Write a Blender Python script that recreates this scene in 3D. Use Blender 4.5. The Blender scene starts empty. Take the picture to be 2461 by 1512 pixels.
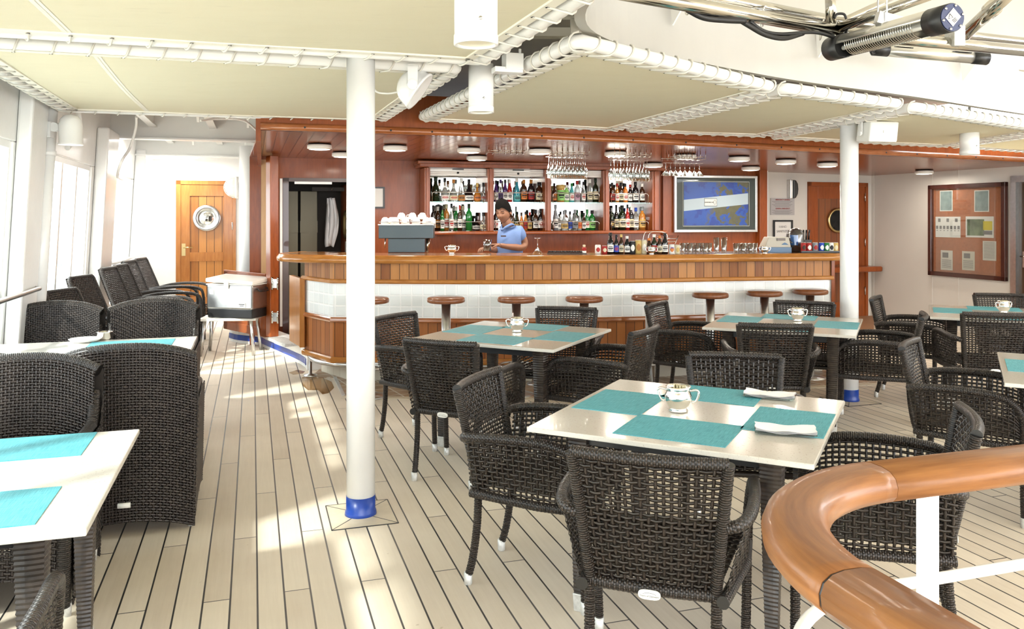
import bpy, math, random
from mathutils import Vector, Matrix
random.seed(7)
PI = math.pi
C = bpy.context.scene.collection
sc = bpy.context.scene
# ------------------------------------------------------------------ camera, world, sun, exposure
F, CX, HY, HC = 1960.0, 1230.5, 522.0, 1.55      # focal length in px, principal column, horizon row, eye height
cam = bpy.data.objects.new('camera', bpy.data.cameras.new('camera'))
C.objects.link(cam)
cam.location = (0, 0, HC); cam.rotation_euler = (PI/2, 0, 0)
cam.data.sensor_width = 36.0
cam.data.lens = 36.0*F/2461.0
cam.data.shift_x = 0.0
cam.data.shift_y = -(756.0-HY)/2461.0
cam.data.clip_start = 0.05; cam.data.clip_end = 300
sc.camera = cam
sc.view_settings.view_transform = 'Standard'
sc.view_settings.look = 'None'
sc.view_settings.gamma = 1.0
sc.view_settings.use_curve_mapping = False
sc.view_settings.exposure = 1.95
world = bpy.data.worlds.new('sky'); sc.world = world; world.use_nodes = True
wb = world.node_tree.nodes['Background']
wb.inputs[0].default_value = (0.95, 0.975, 1.0, 1); wb.inputs[1].default_value = 2.2
sun = bpy.data.objects.new('sun', bpy.data.lights.new('sun', 'SUN'))
C.objects.link(sun)
sun.data.energy = 2.4; sun.data.angle = math.radians(3.0); sun.data.color = (1.0, 0.96, 0.88)
_d = Vector((0.60*0.80, 0.80*0.80, -0.60))
sun.rotation_euler = _d.to_track_quat('-Z', 'Y').to_euler()
sun.location = (-6, -8, 8)
# ------------------------------------------------------------------ frames
def P(x, y, z):                       # photo pixel on the horizontal plane z
    Y = (HC-z)*F/(y-HY); return Vector(((x-CX)/F*Y, Y, z))
def Q(x, y, Y):                       # photo pixel at depth Y
    return Vector(((x-CX)/F*Y, Y, HC-(y-HY)/F*Y))
SA = math.radians(17.63)
U = Vector((-math.sin(SA), math.cos(SA), 0)); V = Vector((math.cos(SA), math.sin(SA), 0))
def S(v, u, z=0.0):                   # ship frame: v across, u along the planks
    r = V*v + U*u; return Vector((r.x, r.y, z))
WA = Vector((-2.92, 9.96, 0)); WD = Vector((0.967, 0.2543, 0)).normalized(); WN = Vector((WD.y, -WD.x, 0))
def WP(x, off, y=None, z=None):       # column x on a line parallel to the bar's back wall, off metres in front of it
    k = (x-CX)/F; o = WA + WN*off
    # o + t*WD : X = k*Y
    t = (k*o.y-o.x)/(WD.x-k*WD.y); p = o+WD*t
    p.z = HC-(y-HY)/F*p.y if z is None else z
    return p
WROT = math.atan2(WD.y, WD.x)
# ------------------------------------------------------------------ materials
class NT:
    def __init__(s, name):
        s.m = bpy.data.materials.new(name); s.m.use_nodes = True
        s.t = s.m.node_tree; s.b = s.t.nodes['Principled BSDF']; s.out = s.t.nodes['Material Output']
    def n(s, typ, **kw):
        nd = s.t.nodes.new(typ)
        for k, v in kw.items():
            if hasattr(nd, k): setattr(nd, k, v)
        return nd
    def l(s, a, b): s.t.links.new(a, b)
    def math(s, op, a, b=None, c=None):
        nd = s.n('ShaderNodeMath'); nd.operation = op
        for i, v in enumerate((a, b, c)):
            if v is None: continue
            if isinstance(v, (int, float)): nd.inputs[i].default_value = v
            else: s.l(v, nd.inputs[i])
        return nd.outputs[0]
    def mix(s, f, a, b, mode='MIX'):
        nd = s.n('ShaderNodeMix'); nd.data_type = 'RGBA'; nd.blend_type = mode
        for i, v in ((0, f), (6, a), (7, b)):
            if isinstance(v, (int, float)): nd.inputs[i].default_value = v
            elif isinstance(v, tuple): nd.inputs[i].default_value = (*v, 1)[:4]
            else: s.l(v, nd.inputs[i])
        return nd.outputs[2]
    def coord(s, kind='Object'):
        return s.n('ShaderNodeTexCoord').outputs[kind]
    def sep(s, v):
        nd = s.n('ShaderNodeSeparateXYZ'); s.l(v, nd.inputs[0]); return nd.outputs
    def comb(s, x, y, z):
        nd = s.n('ShaderNodeCombineXYZ')
        for i, v in enumerate((x, y, z)):
            if isinstance(v, (int, float)): nd.inputs[i].default_value = v
            else: s.l(v, nd.inputs[i])
        return nd.outputs[0]
    def mapping(s, v, scale=(1, 1, 1), rot=(0, 0, 0)):
        nd = s.n('ShaderNodeMapping'); s.l(v, nd.inputs[0])
        nd.inputs['Scale'].default_value = scale; nd.inputs['Rotation'].default_value = rot
        return nd.outputs[0]
    def noise(s, v, scale, detail=3, rough=.5, out='Fac'):
        nd = s.n('ShaderNodeTexNoise'); s.l(v, nd.inputs['Vector'])
        nd.inputs['Scale'].default_value = scale; nd.inputs['Detail'].default_value = detail
        nd.inputs['Roughness'].default_value = rough
        return nd.outputs[out]
    def white(s, v):
        nd = s.n('ShaderNodeTexWhiteNoise'); nd.noise_dimensions = '3D'; s.l(v, nd.inputs['Vector']); return nd.outputs['Value']
    def rng(s, v, a, b, c, d):
        nd = s.n('ShaderNodeMapRange'); s.l(v, nd.inputs[0])
        for i, q in enumerate((a, b, c, d)): nd.inputs[1+i].default_value = q
        return nd.outputs[0]
    def bump(s, h, strength=.3, dist=.01):
        nd = s.n('ShaderNodeBump'); s.l(h, nd.inputs['Height'])
        nd.inputs['Strength'].default_value = strength; nd.inputs['Distance'].default_value = dist
        s.l(nd.outputs[0], s.b.inputs['Normal'])
    def set(s, **kw):
        for k, v in kw.items():
            k = {'col': 'Base Color', 'rough': 'Roughness', 'metal': 'Metallic', 'coat': 'Coat Weight', 'coatr': 'Coat Roughness',
                 'trans': 'Transmission Weight', 'alpha': 'Alpha', 'emit': 'Emission Color', 'emits': 'Emission Strength', 'spec': 'Specular IOR Level', 'ior': 'IOR'}[k]
            if isinstance(v, tuple): s.b.inputs[k].default_value = (*v, 1)[:4]
            elif isinstance(v, (int, float)): s.b.inputs[k].default_value = v
            else: s.l(v, s.b.inputs[k])
        return s
MATS = {}
def mat(name, col, rough=.5, metal=0.0, var=0.0, vscale=8.0, bump=0.0, bscale=60.0, **kw):
    if name in MATS: return MATS[name]
    s = NT(name); s.set(rough=rough, metal=metal, **kw)
    v = s.coord()
    if var > 0:
        n = s.noise(v, vscale, 4)
        f = s.rng(n, .25, .75, 1-var, 1+var)
        mm = s.n('ShaderNodeVectorMath'); mm.operation = 'SCALE'
        mm.inputs[0].default_value = col; s.l(f, mm.inputs['Scale'])
        s.l(mm.outputs[0], s.b.inputs['Base Color'])
    else: s.set(col=col)
    if bump > 0: s.bump(s.noise(v, bscale, 3), bump, .004)
    MATS[name] = s.m; return s.m
def wood(name, c1, c2, scale=(1, 1, 1), grain=30.0, rough=.3, coat=.5, rot=(0, 0, 0), coord='Object'):
    s = NT(name); v = s.mapping(s.coord(coord), scale, rot)
    n = s.noise(v, grain, 5, .6); n2 = s.noise(v, grain*.2, 2)
    f = s.rng(s.math('ADD', s.math('MULTIPLY', n, .6), s.math('MULTIPLY', n2, .5)), .35, .75, 0, 1)
    s.set(col=s.mix(f, c1, c2), rough=rough, coat=coat, coatr=.12, spec=.25)
    s.bump(n, .06, .003); MATS[name] = s.m; return s.m
def planks(name, c1, c2, w, groove=.004, axis='x', coord='UV', rough=.35, coat=.35, tone=.35, gcol=(.05, .02, .008), off=0.0, rot=0.0):
    """Boards w wide; the groove runs along the other axis."""
    s = NT(name); co = s.coord(coord)
    if rot: co = s.mapping(co, (1, 1, 1), (0, 0, rot))
    x, y, z = s.sep(co)
    if axis == 'y': x, y = y, x
    if axis == 'z': x, y = z, x
    q = s.math('DIVIDE', s.math('ADD', x, off), w); k = s.math('FLOOR', q); fr = s.math('SUBTRACT', q, k)
    wn = s.white(s.comb(k, 1.7, 0.3))
    v = s.comb(s.math('MULTIPLY', x, 40.0), s.math('ADD', s.math('MULTIPLY', y, 3.0), s.math('MULTIPLY', k, 3.7)), s.math('MULTIPLY', z, 3.0) if axis != 'z' else 0.0)
    g = s.noise(v, 1.0, 4, .6)
    base = s.mix(s.rng(s.math('ADD', s.math('MULTIPLY', wn, .65), s.math('MULTIPLY', g, .5)), .2, .95, 0, 1), c1, c2)
    e = s.math('MINIMUM', fr, s.math('SUBTRACT', 1.0, fr))
    m = s.rng(e, groove/w*.5, groove/w*1.2, 1, 0)
    s.set(col=s.mix(m, base, gcol), rough=rough, coat=coat, coatr=.15, spec=.25)
    s.bump(s.math('SUBTRACT', 1.0, m), .6, .004)
    MATS[name] = s.m; return s.m
def deck_mat():
    s = NT('teak_deck'); co = s.mapping(s.coord('Object'), (1, 1, 1), (0, 0, -SA))
    x, y, z = s.sep(co)
    q = s.math('DIVIDE', s.math('SUBTRACT', x, .018), .105); k = s.math('FLOOR', q); fr = s.math('SUBTRACT', q, k)
    k3 = s.math('FLOORED_MODULO', s.math('ADD', k, 2.0), 3.0)
    q2 = s.math('DIVIDE', s.math('SUBTRACT', s.math('SUBTRACT', y, 3.5), s.math('MULTIPLY', k3, .643)), 1.93)
    j = s.math('FLOOR', q2); fj = s.math('SUBTRACT', q2, j)
    wn = s.white(s.comb(k, j, .5))
    gv = s.comb(s.math('MULTIPLY', x, 60.0), s.math('ADD', s.math('MULTIPLY', y, 2.5), s.math('MULTIPLY', k, 5.3)), j)
    g = s.noise(gv, 1.0, 5, .65)
    blot = s.noise(s.comb(x, y, 0.0), 2.2, 4, .6)
    spots = s.noise(s.comb(x, y, 3.0), 26.0, 2, .5)
    f = s.rng(s.math('ADD', s.math('ADD', s.math('MULTIPLY', wn, .35), s.math('MULTIPLY', g, .35)), s.math('MULTIPLY', blot, .4)), .25, .85, 0, 1)
    base = s.mix(f, (.58, .495, .395), (.79, .71, .59))
    base = s.mix(s.rng(spots, .74, .80, 0, .45), base, (.33, .24, .15))
    e = s.math('MULTIPLY', s.math('MINIMUM', fr, s.math('SUBTRACT', 1.0, fr)), .105)
    ej = s.math('MULTIPLY', s.math('MINIMUM', fj, s.math('SUBTRACT', 1.0, fj)), 1.93)
    m = s.math('MAXIMUM', s.rng(e, .0028, .0046, 1, 0), s.rng(ej, .0022, .0036, 1, 0))
    caulk = s.mix(s.noise(s.comb(s.math('MULTIPLY', x, 3.0), y, 0.0), 3.0, 2), (.006, .006, .007), (.055, .055, .055))
    s.set(col=s.mix(m, base, caulk), rough=s.mix(m, (.5, .5, .5), (.35, .35, .35)), spec=.4)
    s.bump(s.math('SUBTRACT', s.math('MULTIPLY', g, .15), m), .35, .003)
    return s.m
def grid_mat(name, sx, sy, gap, c1, c2, gc, rough=.25, coord='UV', rot=0.0, bump=.6, coat=.4):
    s = NT(name); co = s.coord(coord)
    if rot: co = s.mapping(co, (1, 1, 1), (0, 0, rot))
    x, y, z = s.sep(co)
    qx = s.math('DIVIDE', x, sx); kx = s.math('FLOOR', qx); fx = s.math('SUBTRACT', qx, kx)
    qy = s.math('DIVIDE', y, sy); ky = s.math('FLOOR', qy); fy = s.math('SUBTRACT', qy, ky)
    ex = s.math('MULTIPLY', s.math('MINIMUM', fx, s.math('SUBTRACT', 1.0, fx)), sx)
    ey = s.math('MULTIPLY', s.math('MINIMUM', fy, s.math('SUBTRACT', 1.0, fy)), sy)
    m = s.rng(s.math('MINIMUM', ex, ey), gap*.5, gap*.9, 1, 0)
    wn = s.white(s.comb(kx, ky, .2))
    s.set(col=s.mix(m, s.mix(wn, c1, c2), gc), rough=rough, coat=coat)
    s.bump(s.math('SUBTRACT', 1.0, m), bump, .004)
    MATS[name] = s.m; return s.m
def glassy(name, tint=(.95, .97, .97), gloss=.25, op=0.12):
    """thin clear glass: mostly see-through with a mirror-like sheen"""
    if name in MATS: return MATS[name]
    s = NT(name); t = s.t
    tr = s.n('ShaderNodeBsdfTransparent'); tr.inputs[0].default_value = (*tint, 1)
    gl = s.n('ShaderNodeBsdfGlossy'); gl.inputs['Roughness'].default_value = .03; gl.inputs[0].default_value = (.9, .93, .93, 1)
    lw = s.n('ShaderNodeLayerWeight'); lw.inputs[0].default_value = .35
    mx = s.n('ShaderNodeMixShader'); s.l(s.rng(lw.outputs['Facing'], 0, 1, gloss*.3, min(1, gloss*2.4)), mx.inputs[0])
    s.l(tr.outputs[0], mx.inputs[1]); s.l(gl.outputs[0], mx.inputs[2])
    s.l(mx.outputs[0], s.out.inputs[0]); MATS[name] = s.m; return s.m
def canvas_mat():
    s = NT('canvas_cream'); v = s.coord()
    st = s.noise(s.mapping(v, (1, 3, 1)), 2.0, 5, .65); fine = s.noise(v, 220, 2)
    smut = s.rng(s.noise(s.mapping(v, (1.2, 9, 1)), 3.0, 5, .75), .60, .78, 0, .45)
    col = s.mix(smut, s.mix(st, (.86, .81, .635), (.91, .865, .70)), (.60, .56, .44))
    s.set(col=col, rough=.85, spec=.15); s.bump(fine, .15, .002)
    tl = s.n('ShaderNodeBsdfTranslucent'); s.l(col, tl.inputs[0])
    mx = s.n('ShaderNodeMixShader'); mx.inputs[0].default_value = .25
    s.l(s.b.outputs[0], mx.inputs[1]); s.l(tl.outputs[0], mx.inputs[2]); s.l(mx.outputs[0], s.out.inputs[0])
    return s.m
def wicker_mat(name, c1, c2):
    s = NT(name); v = s.coord(); n = s.noise(v, 35, 3); n2 = s.noise(v, 400, 2)
    s.set(col=s.mix(s.rng(n, .3, .7, 0, 1), c1, c2), rough=.34, coat=.2, coatr=.2, spec=.45)
    s.bump(n2, .2, .001); return s.m
def wrap_mat(name, c1, c2, along=.0078, around=.020):
    s = NT(name); x, y, z = s.sep(s.coord('UV'))
    q = s.math('DIVIDE', x, along); k = s.math('FLOOR', q); fx = s.math('SUBTRACT', q, k)
    o = s.math('MULTIPLY', s.math('FLOORED_MODULO', k, 2.0), .5)
    q2 = s.math('ADD', s.math('DIVIDE', y, around), o); k2 = s.math('FLOOR', q2); fy = s.math('SUBTRACT', q2, k2)
    hx = s.math('SINE', s.math('MULTIPLY', fx, PI)); hy = s.math('SINE', s.math('MULTIPLY', fy, PI))
    h = s.math('MULTIPLY', s.math('POWER', hx, .6), s.math('ADD', .25, s.math('MULTIPLY', s.math('POWER', hy, .5), .75)))
    wn = s.white(s.comb(k, k2, .4))
    s.set(col=s.mix(s.rng(h, .25, .6, 0, 1), (.002, .0015, .001), s.mix(wn, c1, c2)), rough=.32, coat=.2, coatr=.2)
    s.bump(h, 1.0, .006); return s.m
def mat_weave():
    s = NT('teal_placemat'); v = s.coord(); x, y, z = s.sep(v)
    a = s.noise(s.comb(s.math('MULTIPLY', x, 14.0), s.math('MULTIPLY', y, 420.0), 0.0), 1.0, 3)
    b = s.noise(s.comb(s.math('MULTIPLY', x, 420.0), s.math('MULTIPLY', y, 14.0), 2.0), 1.0, 3)
    s.set(col=s.mix(s.rng(s.math('ADD', a, b), .75, 1.25, 0, 1), (.03, .235, .285), (.11, .42, .49)), rough=.6)
    s.bump(s.math('ADD', a, b), .4, .002); return s.m
def quartz():
    s = NT('cream_quartz'); v = s.coord()
    a = s.noise(v, 120, 2); b = s.noise(v, 300, 1)
    c = s.mix(s.rng(a, .62, .68, 0, .6), (.60, .575, .515), (.40, .36, .30))
    c = s.mix(s.rng(b, .68, .72, 0, .5), c, (.72, .70, .65))
    s.set(col=c, rough=.17, spec=.5, coat=.3); return s.m
TEAK = deck_mat(); CANVAS = canvas_mat()
WICK = wicker_mat('dark_wicker', (.009, .006, .0045), (.026, .017, .012))
WICKB = wicker_mat('grey_brown_wicker', (.016, .012, .011), (.042, .032, .028))
WRAP = wrap_mat('wrapped_wicker', (.012, .008, .006), (.036, .023, .016)); WRAPB = wrap_mat('wrapped_grey_wicker', (.018, .014, .012), (.05, .038, .032))
TEAL = mat_weave(); QZ = quartz()
WHITE = mat('white_paint', (.80, .80, .78), .35, var=.03, vscale=3, bump=.08, bscale=25)
WHITE2 = mat('white_gloss_paint', (.87, .87, .855), .22, var=.03, vscale=5, bump=.12, bscale=40)
COAM = mat('rim_paint', (.47, .46, .43), .4, var=.04, vscale=3, bump=.1, bscale=12)
CREAMP = mat('cream_paint', (.45, .43, .375), .45, var=.04, vscale=2)
OFFW = mat('offwhite_panel', (.62, .595, .55), .5, var=.03, vscale=2)
DHEAD = mat('deckhead_beige', (.30, .27, .22), .7, var=.1, vscale=2)
BLUE = mat('blue_paint', (.012, .05, .30), .3, var=.1, vscale=12)
MAHO = wood('mahogany', (.20, .045, .009), (.33, .083, .018), (3, 3, .5), 14, .3, .3)
MAHOD = wood('dark_mahogany', (.19, .042, .008), (.30, .072, .014), (3, 3, .5), 14, .32, .22)
NOSE = wood('varnished_teak', (.31, .115, .024), (.52, .225, .055), (1.2, 1.2, 6), 8, .2, .5)
RAILW = wood('handrail_teak', (.13, .042, .011), (.36, .155, .052), (2.0, 22, 1), 2.2, .36, .22, coord='UV')
DOORW = planks('door_boards', (.36, .15, .045), (.58, .29, .10), .12, .004, 'x', 'Object')
DOORF = wood('door_frame_teak', (.30, .105, .02), (.46, .19, .05), (6, 6, .8), 6, .3, .5)
DOORD = planks('dark_door_boards', (.15, .045, .018), (.24, .08, .03), .12, .004, 'x', 'Object')
BARP = planks('bar_front_boards', (.21, .068, .016), (.48, .215, .062), .088, .003, 'x', 'UV', .45, .12)
BARP2 = planks('bar_plinth_boards', (.23, .07, .018), (.40, .145, .04), .088, .003, 'x', 'UV', .4, .2)
SOFF = planks('soffit_boards', (.24, .060, .012), (.33, .09, .019), .10, .006, 'x', 'Object', .24, .2, gcol=(.015, .004, .002), rot=-SA)
TILE = grid_mat('white_wall_tile', .1035, .1035, .011, (.76, .78, .765), (.84, .86, .845), (.90, .90, .88), .2)
FTILE = grid_mat('brown_floor_tile', .15, .15, .010, (.30, .19, .105), (.42, .28, .165), (.62, .57, .49), .4, 'Object', SA+PI/4, .3, .1)
KICK = grid_mat('cream_plinth_tile', .15, .40, .004, (.66, .61, .49), (.72, .67, .55), (.55, .5, .4), .3)
CHROME = mat('polished_steel', (.50, .48, .43), .10, 1.0)
STEEL = mat('brushed_steel', (.60, .60, .60), .28, 1.0, var=.08, vscale=30)
SILV = mat('silver_plate', (.80, .78, .74), .14, 1.0)
ALU = mat('aluminium_cap', (.62, .62, .60), .5, .5, var=.2, vscale=60)
BLACK = mat('black_plastic', (.012, .012, .013), .35)
RUBBER = mat('black_cable', (.008, .008, .009), .45)
ROPE = mat('rope_white', (.72, .70, .64), .7)
ROPED = mat('rope_grey', (.42, .40, .36), .8)
LENS = mat('opal_lens', (.92, .90, .82), .3, emit=(1, .93, .80), emits=1.2)
PLAS = mat('white_plastic', (.78, .77, .72), .35)
BRASS = mat('brass', (.55, .42, .20), .3, 1.0)
GLASS = glassy('clear_glass', gloss=.10); GLASSW = glassy('window_glass', (.93, .97, .97), .10)
MIRROR = mat('mirror', (.88, .90, .88), .02, 1.0)
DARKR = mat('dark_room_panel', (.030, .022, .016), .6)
PAPER = mat('paper', (.70, .69, .66), .7); INK = mat('ink', (.04, .04, .045), .7)
CERAM = mat('white_ceramic', (.82, .80, .75), .15, coat=.5)
CLOTHW = mat('white_linen', (.85, .85, .87), .9, bump=.2, bscale=180)
GOLD = mat('gold_foil', (.55, .38, .12), .35, .6)
# ------------------------------------------------------------------ mesh builder
class MB:
    def __init__(s): s.v = []; s.f = []; s.uv = []; s.sm = []; s.mi = []
    def add(s, vs, fs, uvs=None, smooth=False, mi=0):
        b = len(s.v); s.v += [tuple(p) for p in vs]
        for i, f in enumerate(fs):
            s.f.append(tuple(b+j for j in f)); s.uv.append(uvs[i] if uvs else None); s.sm.append(smooth); s.mi.append(mi)
        return s
    def box(s, c, d, rz=0.0, mi=0, taper=1.0):
        cx, cy, cz = c; x, y, z = d[0]/2, d[1]/2, d[2]/2; vs = []
        cr, sr = math.cos(rz), math.sin(rz)
        for k in (-1, 1):
            t = taper if k < 0 else 1.0
            for a, b in ((-1, -1), (1, -1), (1, 1), (-1, 1)):
                px, py = a*x*t, b*y*t
                vs.append((cx+px*cr-py*sr, cy+px*sr+py*cr, cz+k*z))
        return s.add(vs, [(3, 2, 1, 0), (4, 5, 6, 7), (0, 1, 5, 4), (1, 2, 6, 5), (2, 3, 7, 6), (3, 0, 4, 7)], mi=mi)
    def beam(s, a, b, w, h, up=Vector((0, 0, 1)), mi=0):
        a, b = Vector(a), Vector(b); d = (b-a).normalized(); x = d.cross(up)
        if x.length < 1e-4: x = d.cross(Vector((0, 1, 0)))
        x.normalize(); y = x.cross(d).normalized(); vs = []
        for p in (a, b):
            for i, j in ((-1, -1), (1, -1), (1, 1), (-1, 1)): vs.append(p+x*w/2*i+y*h/2*j)
        return s.add(vs, [(3, 2, 1, 0), (4, 5, 6, 7), (0, 1, 5, 4), (1, 2, 6, 5), (2, 3, 7, 6), (3, 0, 4, 7)], mi=mi)
    def lathe(s, prof, c=(0, 0, 0), n=24, mi=0, M=None, smooth=True, cap=True):
        vs = []; fs = []
        for r, z in prof:
            for i in range(n):
                a = 2*PI*i/n; p = Vector((r*math.cos(a), r*math.sin(a), z))
                if M: p = M @ p
                vs.append(p+Vector(c))
        for k in range(len(prof)-1):
            for i in range(n):
                j = (i+1) % n; fs.append((k*n+i, k*n+j, (k+1)*n+j, (k+1)*n+i))
        s.add(vs, fs, smooth=smooth, mi=mi)
        b = len(s.v)-len(vs)
        for k, rev in ((0, True), (len(prof)-1, False)):
            if cap and prof[k][0] > 1e-5:
                f = [b+k*n+i for i in range(n)]
                if rev: f.reverse()
                s.f.append(tuple(f)); s.uv.append(None); s.sm.append(False); s.mi.append(mi)
        return s
    def tube(s, pts, r, n=10, rib=0.0, step=None, closed=False, mi=0, sx=1.0):
        pts = [Vector(p) for p in pts]
        if step: pts = resample(pts, step)
        m = len(pts); vs = []; fs = []
        T = []
        for i in range(m):
            a = pts[(i-1) % m] if (closed or i > 0) else pts[i]; b = pts[(i+1) % m] if (closed or i < m-1) else pts[i]
            d = (b-a); T.append(d.normalized() if d.length > 1e-9 else Vector((0, 0, 1)))
        ref = Vector((0, 0, 1)) if abs(T[0].z) < .9 else Vector((1, 0, 0))
        x = T[0].cross(ref).normalized()
        for i in range(m):
            x = (x-T[i]*x.dot(T[i])); x.normalize(); y = T[i].cross(x)
            rr = r(i/(m-1)) if callable(r) else r
            if rib > 0 and i % 2: rr *= (1-rib)
            for k in range(n):
                a = 2*PI*k/n; q = rr*(1+rib) if (rib < 0 and (i//2+k//1) % 2) else rr; vs.append(pts[i]+x*math.cos(a)*q*sx+y*math.sin(a)*q)
        for i in range(m if closed else m-1):
            for k in range(n):
                l = (k+1) % n; i2 = (i+1) % m; fs.append((i*n+k, i*n+l, i2*n+l, i2*n+k))
        uvs = None
        if rib:
            Ls = [0.0]; R0_ = (r(.5) if callable(r) else r)*2*PI/n
            for i in range(1, m): Ls.append(Ls[-1]+(pts[i]-pts[i-1]).length)
            uvs = [[(Ls[i], k*R0_), (Ls[i], (k+1)*R0_), (Ls[min(i+1, m-1)], (k+1)*R0_), (Ls[min(i+1, m-1)], k*R0_)] for i in range(m if closed else m-1) for k in range(n)]
        s.add(vs, fs, uvs, smooth=True, mi=mi)
        if not closed:
            b = len(s.v)-len(vs)
            for f in (tuple(b+k for k in reversed(range(n))), tuple(b+(m-1)*n+k for k in range(n))):
                s.f.append(f); s.uv.append(None); s.sm.append(False); s.mi.append(mi)
        return s
    def sweep(s, path, prof, mi=0, smooth=False, uv=True, closedprof=True, caps=True, zf=None):
        """profile (outward offset, z) along a plan polyline; outward = right-hand side of travel"""
        path = [Vector((p[0], p[1], 0)) for p in path]; m = len(path); off = []
        for i in range(m):
            d1 = (path[i]-path[i-1]).normalized() if i > 0 else None
            d2 = (path[i+1]-path[i]).normalized() if i < m-1 else None
            if d1 is None: d1 = d2
            if d2 is None: d2 = d1
            n1 = Vector((d1.y, -d1.x, 0)); n2 = Vector((d2.y, -d2.x, 0)); n = (n1+n2).normalized()
            off.append(n/max(.4, n.dot(n1)))
        L = [0.0]
        for i in range(1, m): L.append(L[-1]+(path[i]-path[i-1]).length)
        PL = [0.0]
        for i in range(1, len(prof)+1):
            a, b = prof[i-1], prof[i % len(prof)]; PL.append(PL[-1]+math.hypot(a[0]-b[0], a[1]-b[1]))
        vs = []; k = len(prof)
        for i in range(m):
            for o, z in prof:
                p = path[i]+off[i]*o; vs.append((p.x, p.y, z+(zf(p.x, p.y) if zf else 0)))
        fs = []; uvs = []
        for i in range(m-1):
            for j in range(k if closedprof else k-1):
                j2 = (j+1) % k; fs.append((i*k+j, (i+1)*k+j, (i+1)*k+j2, i*k+j2))
                uvs.append([(L[i], PL[j]), (L[i+1], PL[j]), (L[i+1], PL[j+1]), (L[i], PL[j+1])])
        s.add(vs, fs, uvs, smooth, mi)
        if closedprof and caps:
            b = len(s.v)-len(vs)
            s.f += [tuple(b+j for j in range(k)), tuple(b+(m-1)*k+j for j in reversed(range(k)))]
            s.uv += [None, None]; s.sm += [False, False]; s.mi += [mi, mi]
        return s
    def grid(s, fn, nu, nv, mi=0, smooth=True, flip=False):
        vs = [fn(i/nu, j/nv) for j in range(nv+1) for i in range(nu+1)]; fs = []; uvs = []
        for j in range(nv):
            for i in range(nu):
                a = j*(nu+1)+i; f = (a, a+1, a+nu+2, a+nu+1); fs.append(f[::-1] if flip else f)
                q = [(i/nu, j/nv), ((i+1)/nu, j/nv), ((i+1)/nu, (j+1)/nv), (i/nu, (j+1)/nv)]; uvs.append(q[::-1] if flip else q)
        return s.add(vs, fs, uvs, smooth, mi)
    def prism(s, poly, z0, z1, mi=0):
        n = len(poly)
        vs = [(p[0], p[1], z0 if not callable(z0) else z0(p[0], p[1])) for p in poly]+[(p[0], p[1], z1 if not callable(z1) else z1(p[0], p[1])) for p in poly]
        fs = [tuple(reversed(range(n))), tuple(range(n, 2*n))]+[(i, (i+1) % n, n+(i+1) % n, n+i) for i in range(n)]
        return s.add(vs, fs, mi=mi)
    def weave(s, fn, nu, nv, wu, wv, t=.0016, amp=.0022, flat=0.0, over=1):
        """real over-and-under strands on the surface fn(u,v); wu, wv = half-widths of upright and level strands"""
        e = 1e-3
        def fr(u, v):
            u = min(max(u, 0), 1); v = min(max(v, 0), 1)
            p = fn(u, v); du = fn(min(u+e, 1), v)-fn(max(u-e, 0), v); dv = fn(u, min(v+e, 1))-fn(u, max(v-e, 0))
            if du.length < 1e-9: du = Vector((1, 0, 0))
            if dv.length < 1e-9: dv = Vector((0, 0, 1))
            du.normalize(); dv.normalize(); n = du.cross(dv).normalized(); return p, du, dv, n
        for j in range(nv):
            v = (j+.5)/nv; vs = []; pr = [(0.0, 0)]+[((i+.5)/nu, 1 if ((i+j)//over) % 2 else -1) for i in range(nu)]+[(1.0, 0)]
            for u, sg in pr:
                p, du, dv, n = fr(u, v); p = p+n*amp*sg
                vs += [p-dv*wv, p+n*t, p+dv*wv, p-n*t]
            fs = [(k*4+a, k*4+(a+1) % 4, k*4+4+(a+1) % 4, k*4+4+a) for k in range(len(pr)-1) for a in range(4)]
            s.add(vs, fs, smooth=True)
        for i in range(nu):
            u = (i+.5)/nu; vs = []; pr = [(0.0, 0)]+[((j+.5)/nv, -1 if ((i+j)//over) % 2 else 1) for j in range(nv)]+[(1.0, 0)]
            for v, sg in pr:
                p, du, dv, n = fr(u, v); p = p+n*amp*sg
                vs += [p-du*wu, p+n*t, p+du*wu, p-n*t]
            fs = [(k*4+(a+1) % 4, k*4+a, k*4+4+a, k*4+4+(a+1) % 4) for k in range(len(pr)-1) for a in range(4)]
            s.add(vs, fs, smooth=True)
        return s
def resample(pts, step):
    out = [pts[0]]; 
    for a, b in zip(pts, pts[1:]):
        L = (b-a).length; n = max(1, round(L/step))
        for i in range(1, n+1): out.append(a.lerp(b, i/n))
    return out
def spline(pts, n=6):
    pts = [Vector(p) for p in pts]; out = []
    for i in range(len(pts)-1):
        p0 = pts[i-1] if i > 0 else pts[i]*2-pts[i+1]; p1, p2 = pts[i], pts[i+1]
        p3 = pts[i+2] if i+2 < len(pts) else pts[i+1]*2-pts[i]
        for k in range(n):
            t = k/n
            out.append(.5*((2*p1)+(p2-p0)*t+(2*p0-5*p1+4*p2-p3)*t*t+(3*p1-p0-3*p2+p3)*t**3))
    out.append(pts[-1]); return out
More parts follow.
